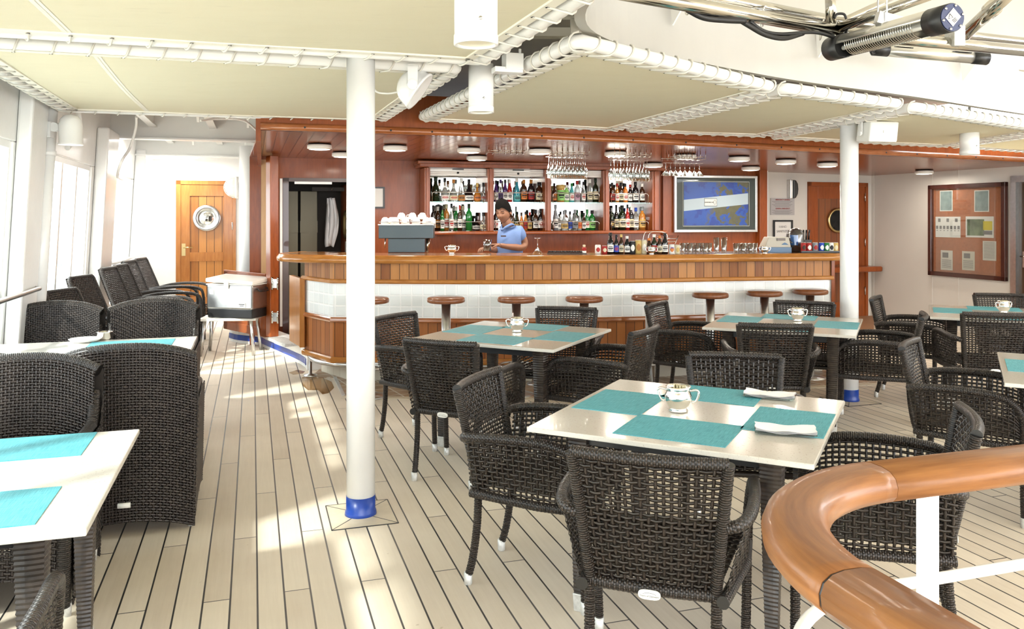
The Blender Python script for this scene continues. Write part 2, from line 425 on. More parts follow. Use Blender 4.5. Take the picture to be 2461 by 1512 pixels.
def obj(name, mb, m, parent=None, loc=None, rz=0.0, bevel=0.0, **props):
    me = bpy.data.meshes.new(name); me.from_pydata([tuple(v) for v in mb.v], [], mb.f)
    for mm in (m if isinstance(m, (list, tuple)) else [m]): me.materials.append(mm)
    me.polygons.foreach_set('use_smooth', mb.sm); me.polygons.foreach_set('material_index', mb.mi)
    if any(u is not None for u in mb.uv):
        lay = me.uv_layers.new(name='UVMap'); dat = [0.0]*(2*len(me.loops)); q = 0
        for f, u in zip(mb.f, mb.uv):
            for i in range(len(f)):
                if u: dat[2*q] = u[i][0]; dat[2*q+1] = u[i][1]
                q += 1
        lay.data.foreach_set('uv', dat)
    me.update(); o = bpy.data.objects.new(name, me); C.objects.link(o)
    if parent: o.parent = parent
    if loc is not None: o.location = loc
    if rz: o.rotation_euler = (0, 0, rz)
    if bevel:
        b = o.modifiers.new('bevel', 'BEVEL'); b.width = bevel; b.segments = 2; b.limit_method = 'ANGLE'; b.angle_limit = math.radians(40)
    for k, v in props.items(): o[k] = v
    return o
def thing(name, label, cat, loc=(0, 0, 0), rz=0.0, group=None):
    o = bpy.data.objects.new(name, None); C.objects.link(o); o.empty_display_size = .1
    o.location = loc; o.rotation_euler = (0, 0, rz); tag(o, label, cat, group); return o
def tag(o, label, cat, group=None):
    o['label'] = label; o['category'] = cat
    if group: o['group'] = group
    return o
def struct(name, mb, m, **kw):
    return obj(name, mb, m, kind='structure', **kw)
def dup(root, loc, rz, label, group=None):
    r = root.copy(); C.objects.link(r); r.location = loc; r.rotation_euler = (0, 0, rz); r['label'] = label
    if group: r['group'] = group
    kids = [o for o in bpy.data.objects if o.parent == root]
    for ch in kids:
        c = ch.copy(); C.objects.link(c); c.parent = r
        for g in [o for o in bpy.data.objects if o.parent == ch]:
            d = g.copy(); C.objects.link(d); d.parent = c
    return r
def text(body, size, loc, rot, m, parent=None, name='lettering', ext=.0006, align='CENTER', bold=0.0):
    cu = bpy.data.curves.new(name, 'FONT'); cu.body = body; cu.size = size; cu.extrude = ext; cu.align_x = align; cu.align_y = 'CENTER'
    cu.offset = bold
    cu.materials.append(m); o = bpy.data.objects.new(name, cu); C.objects.link(o); o.location = loc; o.rotation_euler = rot
    dg = bpy.context.evaluated_depsgraph_get(); me = bpy.data.meshes.new_from_object(o.evaluated_get(dg))
    bpy.data.objects.remove(o); me.materials.clear(); me.materials.append(m)
    o = bpy.data.objects.new(name, me); C.objects.link(o); o.location = loc; o.rotation_euler = rot
    if parent: o.parent = parent
    return o
ORD = ['first', 'second', 'third', 'fourth', 'fifth', 'sixth', 'seventh', 'eighth', 'ninth', 'tenth', 'eleventh', 'twelfth', 'thirteenth', 'fourteenth', 'fifteenth', 'sixteenth']
# ------------------------------------------------------------------ the setting
def zs(x, y): return 2.275-.0098*(x+2.5)
m = MB(); m.box((2, 6, -.05), (34, 34, .1)); struct('floor', m, TEAK)
# --- left side wall with windows, leaning in as it rises (ship frame)
def lw(u, z, d=0.0): return S(-1.70+.055*z-d, u, z)
def lbox(mb, u0, u1, z0, z1, d0=0.0, d1=.12, mi=0):
    vs = [lw(u, z, d) for u in (u0, u1) for z in (z0, z1) for d in (d0, d1)]
    mb.add(vs, [(0, 1, 3, 2), (4, 6, 7, 5), (0, 4, 5, 1), (2, 3, 7, 6), (0, 2, 6, 4), (1, 5, 7, 3)], mi=mi)
wins = [(-2.6, .4), (.8, 3.2), (3.6, 6.46), (7.48, 9.37), (10.68, 12.36)]
m = MB(); lbox(m, -3.5, 14.2, 0, .42); lbox(m, -3.5, 14.2, 2.08, 2.85)
e = [-3.5]+[q for w in wins for q in w]+[14.2]
for a, b in zip(e[::2], e[1::2]): lbox(m, a, b, .42, 2.08)
struct('wall_left', m, WHITE2, bevel=.01)
for i, (a, b) in enumerate(wins):
    m = MB(); n = max(2, round((b-a)/.62)); w = .03
    lbox(m, a, b, .42, .47, .02, .09); lbox(m, a, b, 2.03, 2.08, .02, .09)
    for k in range(n+1):
        u = a+(b-a)*k/n; lbox(m, max(a, u-w), min(b, u+w), .47, 2.03, .02, .09)
    f = struct('window_%d' % (i+1), m, WHITE2)
    m = MB(); lbox(m, a, b, .47, 2.03, .05, .056); g = obj('pane', m, GLASSW, f)
# pillars that stand inside of the wall
for i, (a, b) in enumerate([(6.5, 6.95), (7.1, 7.45), (9.5, 10.2), (12.45, 13.2), (3.25, 3.55)]):
    m = MB(); lbox(m, a, b, 0, 2.5, -(.10, .03, .12, .14, .14)[i], -.001); struct('trim_%d' % (i+1), m, WHITE2, bevel=.02)
m = MB(); m.tube([lw(7.02, 0.02, -.09), lw(7.02, 2.42, -.09)], .055, 20); m.tube([lw(7.02, 2.02, -.09), lw(7.02, 2.06, -.09)], .062, 20)
tag(obj('drain_pipe', m, WHITE2), 'white drain pipe running up the left side between the window pillars', 'pipe')
for (a, b, z, w) in ((3.55, 6.9, 1.02, 'near hand rail along the left windows, close to the front table'), (10.3, 13.0, 1.02, 'far hand rail along the left windows, beside the far white wall')):
    r = thing('hand_rail', 'steel tube '+w if a < 5 else 'white tube '+w, 'rail', lw((a+b)/2, 0, -.2), 0, 'hand rails on the left wall')
    L = lw((a+b)/2, 0, -.2); m = MB(); m.tube([lw(a, z, -.07)-L, lw(a+.06, z, -.13)-L, lw(b-.06, z, -.13)-L, lw(b, z, -.07)-L], .018, 10)
    obj('rail_tube', m, STEEL if a < 5 else WHITE2, r)
    for u in (a+.3, b-.3):
        m = MB(); m.tube([lw(u, z, -.13)-L, lw(u, z, .0)-L], .01, 8); obj('bracket', m, WHITE2, r)
# --- far white wall and its door
FW0 = S(-1.80, 13.62); FW1 = S(1.35, 13.62)
def fw(v, z, d=0.0): return S(v, 13.62-d, z)
def fv(x):                            # photo column -> v on the far wall
    k = (x-CX)/F; return (k*13.62*U.y-13.62*U.x)/(V.x-k*V.y)
d0, d1 = fv(423), fv(567)
m = MB()
def fbox(mb, v0, v1, z0, z1, a, b, mi=0):
    vs = [fw(v, z, d) for v in (v0, v1) for z in (z0, z1) for d in (a, b)]
    mb.add(vs, [(0, 1, 3, 2), (4, 6, 7, 5), (0, 4, 5, 1), (2, 3, 7, 6), (0, 2, 6, 4), (1, 5, 7, 3)], mi=mi)
fbox(m, -1.9, d0, 0, 2.85, -.1, 0); fbox(m, d1, 2.4, 0, 2.85, -.1, 0); fbox(m, d0, d1, 2.12, 2.85, -.1, 0)
struct('wall_back', m, WHITE2)
m = MB(); fbox(m, -1.7, 1.9, 0.03, .11, 0, .012); struct('baseboard_back', m, BLUE)
dr = MB()
for a, b, z0, z1 in ((d0, d0+.07, .05, 2.12), (d1-.05, d1, .05, 2.12), (d0, d1, 2.06, 2.12), (d0, d1, .03, .10)): fbox(dr, a, b, z0, z1, -.05, .03)
dor = struct('door_1', dr, DOORF)
m = MB()
for a, b, z0, z1 in ((d0+.07, d0+.20, .1, 2.06), (d1-.18, d1-.05, .1, 2.06), (d0+.2, d1-.18, 1.88, 2.06), (d0+.2, d1-.18, .86, 1.0), (d0+.2, d1-.18, .1, .3)): fbox(m, a, b, z0, z1, -.02, .018)
obj('stile_and_rail', m, DOORF, dor, bevel=.003)
m = MB(); fbox(m, d0+.2, d1-.18, .3, .86, -.02, .004); fbox(m, d0+.2, d1-.18, 1.0, 1.88, -.02, .004)
pl = planks('left_door_boards', (.28, .10, .02), (.50, .22, .06), .115, .004, 'x', 'Object', rot=-SA)
obj('board_panel', m, pl, dor)
c = fw(fv(497), 1.535, .03); RM = Matrix.Rotation(SA, 3, 'Z') @ Matrix.Rotation(PI/2, 3, 'X')
m = MB(); m.lathe([(.135, 0), (.205, 0), (.205, .02), (.19, .03), (.15, .03), (.135, .015), (.135, 0)], c, 40, M=RM, cap=False)
for k in range(8):
    a = 2*PI*k/8+.2; m.lathe([(.0, .036), (.007, .034), (.008, .03)], c+RM @ Vector((.172*math.cos(a), .172*math.sin(a), 0)), 8, M=RM)
obj('porthole_ring', m, STEEL, dor)
m = MB(); m.lathe([(.0, .012), (.14, .010), (.14, .004)], c, 32, M=RM); obj('porthole_glass', m, MIRROR, dor)
hx = fv(437); m = MB(); fbox(m, hx, hx+.055, .95, 1.14, .018, .03); obj('handle_plate', m, BRASS, dor)
m = MB(); m.tube([fw(hx+.03, 1.08, .03), fw(hx+.03, 1.08, .08), fw(hx+.16, 1.08, .08)], .011, 8); obj('door_handle', m, BRASS, dor)
for z in (.45, 1.35, 1.85):
    m = MB(); m.tube([fw(d1-.055, z, .03), fw(d1-.055, z+.12, .03)], .009, 8); obj('hinge', m, STEEL, dor)
# half-round bulkhead lamp left of the casing
t = thing('bulkhead_lamp', 'white half-round bulkhead lamp with guard ribs beside the far teak door', 'lamp', Q(570, 451, 12.3))
RX = Matrix.Rotation(SA, 3, 'Z') @ Matrix.Rotation(-PI/2, 3, 'Y')
m = MB(); m.lathe([(.15, 0), (.15, .02), (.145, .06), (.11, .13), (.05, .17), (0, .18)], (0, 0, 0), 28, M=RX); obj('lens', m, PLAS, t)
m = MB(); m.lathe([(.162, -.02), (.165, -.02), (.165, .03), (.152, .03)], (0, 0, 0), 28, M=RX)
for a in (0, PI/2):
    m.tube([RX @ Vector((.158*math.cos(a)*math.cos(q), .158*math.sin(a)*math.cos(q), .19*math.sin(q))) for q in [i*PI/12 for i in range(13)]], .006, 6)
obj('guard', m, WHITE2, t)
m = MB(); m.box((.03, .01, 0), (.05, .06, .1)); obj('mount', m, WHITE2, t)
# white round casing in front of the far wall
c = Q(603, 600, 10.6); m = MB(); m.lathe([(.145, 0), (.145, 2.47)], (c.x, c.y, 0), 40); struct('trim_6', m, WHITE2)
# --- deckhead (steel deck above) and beams
m = MB(); m.prism([S(-1.75, -3), S(1.2, -3), S(1.2, 2.2), S(1.25, 4.15), S(2.1, 4.6), S(4.2, 5.3), S(7.2, 5.7), S(7.2, 14.2), S(-1.75, 14.2)], 2.78, 2.88)
struct('ceiling', m, DHEAD)
wd = MB(); wd.prism([S(-1.7, 7.3), S(.35, 7.3), S(.35, 13.6), S(-1.7, 13.6)], 2.765, 2.775); struct('ceiling_aft', wd, WHITE)
m = MB()
for u, zb in ((10.3, 2.46), (12.5, 2.42)):
    m.beam(S(-1.68, u, (zb+2.77)/2), S(1.0, u, (zb+2.77)/2), .05, 2.77-zb); m.beam(S(-1.68, u, zb), S(1.0, u, zb), .18, .018)
for v in (-1.1, -.45, .2):
    m.beam(S(v, 7.3, 2.68), S(v, 13.6, 2.68), .02, .17); m.beam(S(v, 7.3, 2.60), S(v, 13.6, 2.60), .08, .012)
struct('trim_7', m, WHITE)
brs = [(-1.12, 8.2), (-.52, 8.7), (-.05, 9.1), (-.75, 11.5), (-.1, 11.8)]
for i, (v, u) in enumerate(brs):
    m = MB(); o = S(v, u, 0); w = (V*.012)
    pts = [Vector((0, 0, 2.76)), U*(-.42)+Vector((0, 0, 2.76)), Vector((0, 0, 2.50)), U*(.03)+Vector((0, 0, 2.50)), U*(.03)+Vector((0, 0, 2.76))]
    pts = [pts[1], pts[2], pts[3], pts[4]]
    m.add([p-w for p in pts]+[p+w for p in pts], [(3, 2, 1, 0), (4, 5, 6, 7)]+[(k, (k+1) % 4, 4+(k+1) % 4, 4+k) for k in range(4)])
    obj('ceiling_bracket', m, WHITE, loc=o, label='white triangular steel bracket under the far left ceiling, %s counted from the window side' % ORD[i], category='bracket', group='brackets under the left ceiling')
# conduits
cps = [('white bent conduit pipe on the near left pillar', [lw(7.1, 2.45, -.2), lw(7.3, 2.45, -.22), lw(7.45, 2.3, -.22), lw(7.45, 2.2, -.2), lw(7.25, 2.1, -.18)], .022),
       ('thin white cable loop hanging from the ceiling above the second window', [lw(9.3, 2.6, -.4), lw(9.6, 2.5, -.36), lw(9.7, 2.3, -.3), lw(9.55, 2.15, -.25), lw(9.8, 2.0, -.18), lw(10.3, 1.98, -.16)], .014),
       ('white cable curved between two ceiling brackets', [S(-.5, 8.75, 2.52), S(-.35, 8.9, 2.56), S(-.1, 8.95, 2.56), S(.05, 9.05, 2.46)], .012),
       ('bundle of white cables hanging down near the dark soffit corner', [S(.05, 8.6, 2.7), S(.1, 8.65, 2.6), S(.2, 8.6, 2.45), S(.22, 8.6, 2.4)], .03)]
for lab, pts, r in cps: m = MB(); m.tube(spline(pts, 6), r, 8, rib=.12 if r > .02 else 0); obj('cable_conduit', m, WHITE2, label=lab, category='conduit')
for i, (a, b, z, lab) in enumerate(((Q(258, 326, 10.0), Q(430, 326, 10.4), 2.5, 'white tube light fitting under the nearer ceiling beam'), (Q(345, 375, 12.0), Q(475, 375, 12.4), 2.44, 'white tube light fitting under the farther ceiling beam'))):
    t = thing('tube_light', lab, 'lamp', (a+b)/2, 0, 'tube lights on the left beams'); c = (a+b)/2
    m = MB(); m.beam(a-c, b-c, .07, .035); obj('housing', m, WHITE2, t, bevel=.006)
    m = MB(); m.tube([a-c-Vector((0, 0, .03)), b-c-Vector((0, 0, .03))], .014, 10); obj('tube', m, LENS, t)
    ld_ = bpy.data.lights.new('tube_glow', 'AREA'); ld_.shape = 'RECTANGLE'; ld_.size = (b-a).length*.95; ld_.size_y = .04; ld_.energy = 10; ld_.color = (1, .98, .93); lo_ = bpy.data.objects.new('tube_glow', ld_); C.objects.link(lo_); lo_.parent = t; lo_.location = (0, 0, -.05); lo_.rotation_euler = (0, 0, math.atan2((b-a).y, (b-a).x))
# domed vent on the left pillar
c = Q(170, 312, 6.2); t = thing('dome_lamp', 'white domed cylinder lamp fixed to the left pillar below the canopy', 'lamp', c)
m = MB(); m.lathe([(.082, -.115), (.088, -.115), (.088, -.105), (.083, -.10), (.083, .03), (.075, .075), (.05, .105), (0, .118)], (0, 0, 0), 28); obj('housing', m, WHITE2, t)
m = MB(); m.lathe([(0, -.108), (.08, -.108)], (0, 0, 0), 24); obj('lens', m, PLAS, t)
m = MB(); m.box((-.11, 0, .02), (.06, .03, .04)); m.lathe([(.035, -.02), (.035, .02)], (-.12, 0, .02), 16, M=Matrix.Rotation(PI/2, 3, 'X')); m.box((-.16, .01, .0), (.04, .08, .12)); obj('arm', m, WHITE2, t)
# --- dark wood fascia, its rail and the soffit of boards
FP = [(-2.08, 6.75), (-.7, 7.08), (.64, 7.46), (2.7, 8.26), (4.4, 8.93), (6.02, 9.58), (7.4, 10.15)]
fpath = spline([(x, y, 0) for x, y in FP], 4)
m = MB(); m.sweep(fpath, [(0, 2.275), (0, 2.62), (-.04, 2.62), (-.04, 2.275)], zf=lambda x, y: zs(x, y)-2.275)
fasc = struct('trim_8', m, MAHO)
m = MB(); m.sweep(fpath, [(0, 2.275), (.03, 2.277), (.045, 2.295), (.04, 2.32), (.02, 2.337), (0, 2.34)], zf=lambda x, y: zs(x, y)-2.275, smooth=True)
obj('fascia_rail', m, wood('rail_mahogany', (.26, .075, .022), (.42, .14, .045), (1, 1, 5), 12, .2, .8), fasc)
m = MB()
for i in range(1, len(fpath)-1):
    p = fpath[i]; d = (fpath[i+1]-fpath[i-1]).normalized(); n = Vector((d.y, -d.x, 0)); R = Matrix.Rotation(math.atan2(d.y, d.x), 3, 'Z') @ Matrix.Rotation(PI/2, 3, 'X')
    m.lathe([(0, .003), (.008, .003), (.009, 0)], p+n*.044+Vector((0, 0, zs(p.x, p.y)+.03)), 8, M=R)
obj('screw_cap', m, BLACK, fasc)
bk = [WP(600, 0, z=0), WP(1842, 0, z=0), Vector((3.66, 11.95, 0)), Vector((5.62, 12.72, 0)), Vector((7.6, 13.4, 0)), Vector((8.4, 10.5, 0))]
poly = [(p.x, p.y) for p in fpath[::1]]+[(p.x, p.y) for p in reversed(bk)]
m = MB(); m.prism(poly, lambda x, y: zs(x, y), lambda x, y: zs(x, y)+.03); struct('ceiling_bar', m, SOFF)
m = MB(); a = Vector((-2.08, 6.75, 0)); b = WP(628, 0, z=0); m.beam(a+Vector((-.02, 0, 2.40)), b+Vector((-.02, 0, 2.40)), .04, .44); struct('trim_9', m, MAHO)
# --- back wall of the bar, with the pantry doorway
def wbox(mb, x0, x1, z0, z1, o0, o1, mi=0, y=None):
    vs = [WP(x, 0, z=z)+WN*o for x in (x0, x1) for z in (z0, z1) for o in (o0, o1)]
    mb.add(vs, [(0, 1, 3, 2), (4, 6, 7, 5), (0, 4, 5, 1), (2, 3, 7, 6), (0, 2, 6, 4), (1, 5, 7, 3)], mi=mi)
m = MB(); wbox(m, 600, 686, 0, 2.32, -.08, 0); wbox(m, 858, 1840, 0, 2.32, -.08, 0); wbox(m, 686, 858, 2.0, 2.32, -.08, 0); struct('wall_bar', m, MAHOD)
m = MB(); wbox(m, 680, 694, 0, 2.03, 0, .05); wbox(m, 850, 862, 0, 2.03, 0, .05); wbox(m, 680, 862, 1.985, 2.03, 0, .05); struct('trim_10', m, mat('dark_jamb', (.05, .014, .008), .3, coat=.5))
m = MB(); wbox(m, 1816, 1834, 0, 2.30, -.1, .11); struct('trim_11', m, MAHOD, bevel=.005)
# pantry behind the doorway: dark lining, two beige lockers
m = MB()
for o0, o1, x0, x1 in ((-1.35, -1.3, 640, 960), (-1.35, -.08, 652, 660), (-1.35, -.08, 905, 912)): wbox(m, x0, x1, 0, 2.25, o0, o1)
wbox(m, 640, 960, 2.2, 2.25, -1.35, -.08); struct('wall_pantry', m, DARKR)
for i, (x0, x1, lab) in enumerate(((694, 716, 'narrow beige locker panel at the left of the dark pantry doorway'), (722, 762, 'wide beige locker in the middle of the dark pantry doorway'))):
    t = thing('locker', lab, 'locker', WP((x0+x1)/2, -1.1, z=0), WROT, 'beige lockers in the pantry'); W = (WP(x1, -1.1, z=0)-WP(x0, -1.1, z=0)).length
    m = MB(); m.box((0, .05, .95), (W, .3, 1.9)); obj('body', m, mat('locker_beige', (.32, .29, .20), .5), t, bevel=.005)
    m = MB(); m.box((0, -.11, 1.42), (W*1.04, .02, .16)); obj('shelf_band', m, mat('locker_beige', 0), t)
c = WP(795, -.62, z=1.50); m = MB()
m.grid(lambda u, v: Vector(((u-.5)*(.10+.10*math.sin(v*PI)*(.5+.5*v))+.02*math.sin(4*v), .04*math.sin(7*u+3*v)+.02*math.sin(23*u)+.012*math.sin(17*v+5*u), .30-.62*v-.05*abs(u-.5)*v)), 14, 16)
o = obj('hanging_cloth', m, CLOTHW, loc=c, rz=WROT, label='crumpled white cloth bag hanging inside the pantry doorway', category='cloth'); o.modifiers.new('solid', 'SOLIDIFY').thickness = .02
t = thing('hook_rail', 'short dark hook rail holding the white cloth in the pantry', 'rail', c+Vector((0, .05, .42)), WROT)
m = MB(); m.box((0, .02, 0), (.5, .03, .05)); obj('bar', m, DARKR, t)
m = MB(); m.tube([(0, 0, 0), (0, -.04, -.02), (0, -.04, .02)], .006, 6); obj('hook', m, STEEL, t)
# open pantry door leaf
h = WP(852, -.12, z=0); t = thing('pantry_door', 'open mahogany pantry door with an oval brass-rimmed porthole', 'door', h, WROT+math.radians(98))
m = MB(); m.box((.4, 0, 1.0), (.8, .04, 1.96)); obj('leaf', m, MAHO, t, bevel=.003)
R = Matrix.Rotation(PI/2, 3, 'X'); 
for s_, nm in ((1, 1), (-1, -1)):
    RR = Matrix.Rotation(-s_*PI/2, 3, 'X'); m = MB(); m.lathe([(.13, .02), (.19, .02), (.19, .035), (.14, .04), (.13, .02)], (.42, 0, 1.45), 32, M=RR, cap=False); obj('porthole_ring', m, BRASS, t)
    m = MB(); m.lathe([(0, .028), (.14, .026)], (.42, 0, 1.45), 28, M=RR); obj('porthole_glass', m, MIRROR, t)
m = MB(); m.box((.42, .024, 1.08), (.09, .006, .30)); obj('notice_strip', m, PAPER, t)
m = MB(); wbox(m, 708, 797, 1.955, 1.985, .05, .08); o = struct('trim_12', m, WHITE2)
m = MB(); wbox(m, 673, 679, .22, 2.02, .05, .07); struct('trim_13', m, PLAS)
m = MB(); wbox(m, 1842, 1846, 0, 2.25, -.3, .0); struct('trim_14', m, WHITE)
# --- white walls at the right, dark teak door and notice board
R0 = Vector((3.6, 11.92, 0)); R1 = Vector((5.62, 12.72, 0)); RD = (R1-R0).normalized(); RN = Vector((RD.y, -RD.x, 0)); RROT = math.atan2(RD.y, RD.x)
def rt(x): k = (x-CX)/F; return (k*R0.y-R0.x)/(RD.x-k*RD.y)
def rbox(mb, t0, t1, z0, z1, o0, o1, mi=0):
    vs = [R0+RD*t_+RN*o+Vector((0, 0, z)) for t_ in (t0, t1) for z in (z0, z1) for o in (o0, o1)]
    mb.add(vs, [(0, 1, 3, 2), (4, 6, 7, 5), (0, 4, 5, 1), (2, 3, 7, 6), (0, 2, 6, 4), (1, 5, 7, 3)], mi=mi)
def rpt(x, y, o): p = R0+RD*rt(x)+RN*o; return Vector((p.x, p.y, HC-(y-HY)/F*p.y))
a0, a1 = rt(1940), rt(2083)
m = MB(); rbox(m, -.3, a0, 0, 2.4, -.1, 0); rbox(m, a1, 2.25, 0, 2.4, -.1, 0); rbox(m, a0, a1, 2.08, 2.4, -.1, 0); struct('wall_passage', m, OFFW)
m = MB(); rbox(m, a0, a0+.05, 0, 2.08, -.03, .03); rbox(m, a1-.05, a1, 0, 2.08, -.03, .03); rbox(m, a0, a1, 2.02, 2.08, -.03, .03)
d2 = struct('door_2', m, MAHO)
m = MB()
for q in ((a0+.05, a0+.19, .02, 2.02), (a1-.19, a1-.05, .02, 2.02), (a0+.19, a1-.19, 1.83, 2.02), (a0+.19, a1-.19, .02, .25), (a0+.19, a1-.19, .82, .96)): rbox(m, *q, -.02, .015)
obj('stile_and_rail', m, MAHO, d2, bevel=.003)
m = MB(); rbox(m, a0+.19, a1-.19, .2, 1.83, -.02, .003); obj('board_panel', m, planks('right_door_boards', (.15, .045, .018), (.25, .085, .03), .115, .004, 'x', 'Object', rot=-RROT), d2)
c = rpt(2010, 530, .02); RR = Matrix.Rotation(RROT, 3, 'Z') @ Matrix.Rotation(PI/2, 3, 'X')
m = MB(); m.lathe([(.15, 0), (.19, 0), (.19, .02), (.17, .03), (.15, .015), (.15, 0)], c, 36, M=RR, cap=False); obj('porthole_ring', m, BRASS, d2)
m = MB(); m.lathe([(0, .008), (.155, .008)], c, 32, M=RR); obj('porthole_glass', m, BLACK, d2)
for z in (.35, 1.1, 1.8): m = MB(); m.tube([R0+RD*(a1-.06)+RN*.03+Vector((0, 0, z)), R0+RD*(a1-.06)+RN*.03+Vector((0, 0, z+.12))], .008, 8); obj('hinge', m, STEEL, d2)
m = MB(); rbox(m, a1-.95, a1+.04, .72, .80, .0, .28); tag(obj('door_ledge', m, MAHO, bevel=.02), 'rounded dark wood ledge in front of the passage door behind the right post', 'ledge')
# right side wall (ship direction) with the notice board
K0 = Vector((5.60, 12.71, 0)); KD = -U; KN = -V; KROT = math.atan2(KD.y, KD.x)
def kt(x): k = (x-CX)/F; return (k*K0.y-K0.x)/(KD.x-k*KD.y)
def kbox(mb, t0, t1, z0, z1, o0, o1, mi=0):
    vs = [K0+KD*t_+KN*o+Vector((0, 0, z)) for t_ in (t0, t1) for z in (z0, z1) for o in (o0, o1)]
    mb.add(vs, [(0, 1, 3, 2), (4, 6, 7, 5), (0, 4, 5, 1), (2, 3, 7, 6), (0, 2, 6, 4), (1, 5, 7, 3)], mi=mi)
m = MB(); kbox(m, -.1, 2.47, 0, 2.4, -.1, 0); kbox(m, 3.55, 9.5, 0, 2.4, -.1, 0); kbox(m, 2.47, 3.55, 2.07, 2.4, -.1, 0)
struct('wall_right', m, OFFW)
m = MB()
for t_ in (kt(2240), kt(2300)+.02, .05): kbox(m, t_-.006, t_+.006, .1 if t_ > .2 else 0, 2.3, 0, .004)
kbox(m, 0, 2.47, 0, .10, 0, .015); kbox(m, 3.55, 9.5, 0, .1, 0, .015); struct('baseboard_right', m, OFFW)
m = MB(); kbox(m, 2.47, 2.55, 0, 2.07, -.06, .03); kbox(m, 3.47, 3.55, 0, 2.07, -.06, .03); kbox(m, 2.47, 3.55, 1.99, 2.07, -.06, .03)
d3 = struct('door_3', m, STEEL)
m = MB(); kbox(m, 2.55, 3.47, 0.02, 1.99, -.05, -.02); obj('leaf', m, mat('bronze_glass_door', (.06, .035, .02), .25, coat=.5), d3)
m = MB(); kbox(m, 2.62, 2.67, .92, 1.12, -.02, .0); obj('handle_plate', m, STEEL, d3)
m = MB(); p = K0+KD*2.645+Vector((0, 0, 1.06)); m.tube([p, p+KN*.06, p+KN*.06+KD*.12], .01, 8); obj('door_handle', m, CHROME, d3)
b0, b1 = kt(2238), kt(2424); bw = b1-b0; bc = K0+KD*(b0+b1)/2+Vector((0, 0, .73)); BH = 1.27
t = thing('notice_board', 'glazed cork notice board in a dark wood frame on the right wall', 'notice board', bc, math.atan2(KD.y, KD.x))
m = MB()
for cx_, cz, w_, h_ in ((-bw/2+.03, BH/2, .06, BH), (bw/2-.03, BH/2, .06, BH), (0, .03, bw, .06), (0, BH-.03, bw, .06)): m.box((cx_, -.035, cz), (w_, .06, h_))
obj('frame', m, mat('dark_frame', (.05, .012, .008), .25, coat=.6), t, bevel=.006)
m = MB(); m.box((0, -.01, BH/2), (bw-.1, .015, BH-.1)); obj('cork', m, mat('cork_board', (.33, .115, .05), .8, var=.15, vscale=30, bump=.2, bscale=150), t)
m = MB(); m.box((0, -.05, BH/2), (bw-.11, .003, BH-.11)); obj('glass_front', m, GLASS, t)
bp = [('upper left grey-blue poster', 95, 65, 205, 242, (.22, .27, .27), None), ('upper right grey-blue poster', 392, 62, 520, 248, (.20, .25, .27), None), ('sheet of crew portraits', 58, 290, 273, 468, (.62, .60, .57), 'port'),
      ('landscape poster with a yellow panel', 318, 288, 560, 470, (.60, .58, .55), 'land'), ('torn notice at the lower left', 103, 580, 205, 750, (.55, .52, .46), 'txt'), ('torn notice at the lower middle', 287, 588, 395, 752, (.50, .46, .38), 'txt'), ('torn text notice at the right', 465, 500, 582, 668, (.55, .52, .46), 'lines')]
INK2 = mat('grey_print', (.16, .15, .15), .8)
for lab, x0, y0, x1, y1, col, kind in bp:
    def bx(x): return (kt(2235+x*.279)-b0)/bw*bw-bw/2
    def bz(x, y):
        p = K0+KD*kt(2235+x*.279); return HC-(440+y*.279-HY)/F*p.y-.73
    X0, X1 = bx(x0), bx(x1); xm = (x0+x1)/2; Z1, Z0 = bz(xm, y0), bz(xm, y1); w_, h_ = X1-X0, Z1-Z0
    q = thing('pinned_notice', lab+' pinned inside the notice board', 'notice', bc+KD*((X0+X1)/2)+KN*.02+Vector((0, 0, (Z0+Z1)/2)), KROT, 'papers on the notice board')
    m = MB(); m.box((0, 0, 0), (w_, .002, h_)); obj('sheet', m, mat('sheet_'+str(len(MATS)), (.62, .60, .56) if kind is None else col, .75), q)
    m = MB(); m2 = None
    if kind is None: m.box((0, -.002, 0), (w_*.88, .001, h_*.92)); obj('print', m, mat('poster_blue_grey', (.20, .25, .25), .7, var=.25, vscale=14), q)
    elif kind == 'port':
        for k in range(3): m.box((w_*(-.34+.34*k), -.002, h_*.33), (w_*.1, .001, h_*.17))
        for k in range(7): m.box((w_*(-.43+.143*k), -.002, -h_*.02), (w_*.09, .001, h_*.16)); m.box((w_*(-.43+.143*k), -.002, -h_*.17), (w_*.06, .001, h_*.03))
        obj('print', m, INK2, q)
    elif kind == 'land':
        m.box((-.14*w_, -.002, -.02*h_), (w_*.62, .001, h_*.78)); obj('print', m, mat('poster_land', (.12, .15, .09), .7, var=.8, vscale=7), q)
        m = MB(); m.box((.29*w_, -.002, .07*h_), (w_*.32, .001, h_*.42)); obj('yellow_panel', m, mat('poster_yellow', (.55, .45, .04), .6), q)
        m = MB(); m.box((.29*w_, -.002, -.26*h_), (w_*.32, .001, h_*.18)); obj('dark_panel', m, INK2, q)
    else:
        n = 9 if kind == 'txt' else 14
        for k in range(n): m.box((0, -.002, h_*((.02 if kind == 'txt' else .42)-(.45 if kind == 'txt' else .85)*k/n)), (w_*.8, .001, h_*.018))
        if kind == 'txt': m.box((-.1*w_, -.002, h_*.26), (w_*.5, .001, h_*.26))
        obj('print', m, INK2, q)
m = MB(); p = rpt(1900, 455, .0)
t = thing('wall_speaker', 'black and chrome wall speaker high on the white passage wall', 'speaker', p, RROT)
m = MB(); m.box((-.045, -.04, 0), (.05, .08, .28)); obj('cabinet', m, STEEL, t, bevel=.008)
m = MB(); pr = [(-.02, -.14), (.02, -.13), (.055, -.07), (.065, .0), (.055, .08), (.02, .13), (-.02, .135)]; k = len(pr)
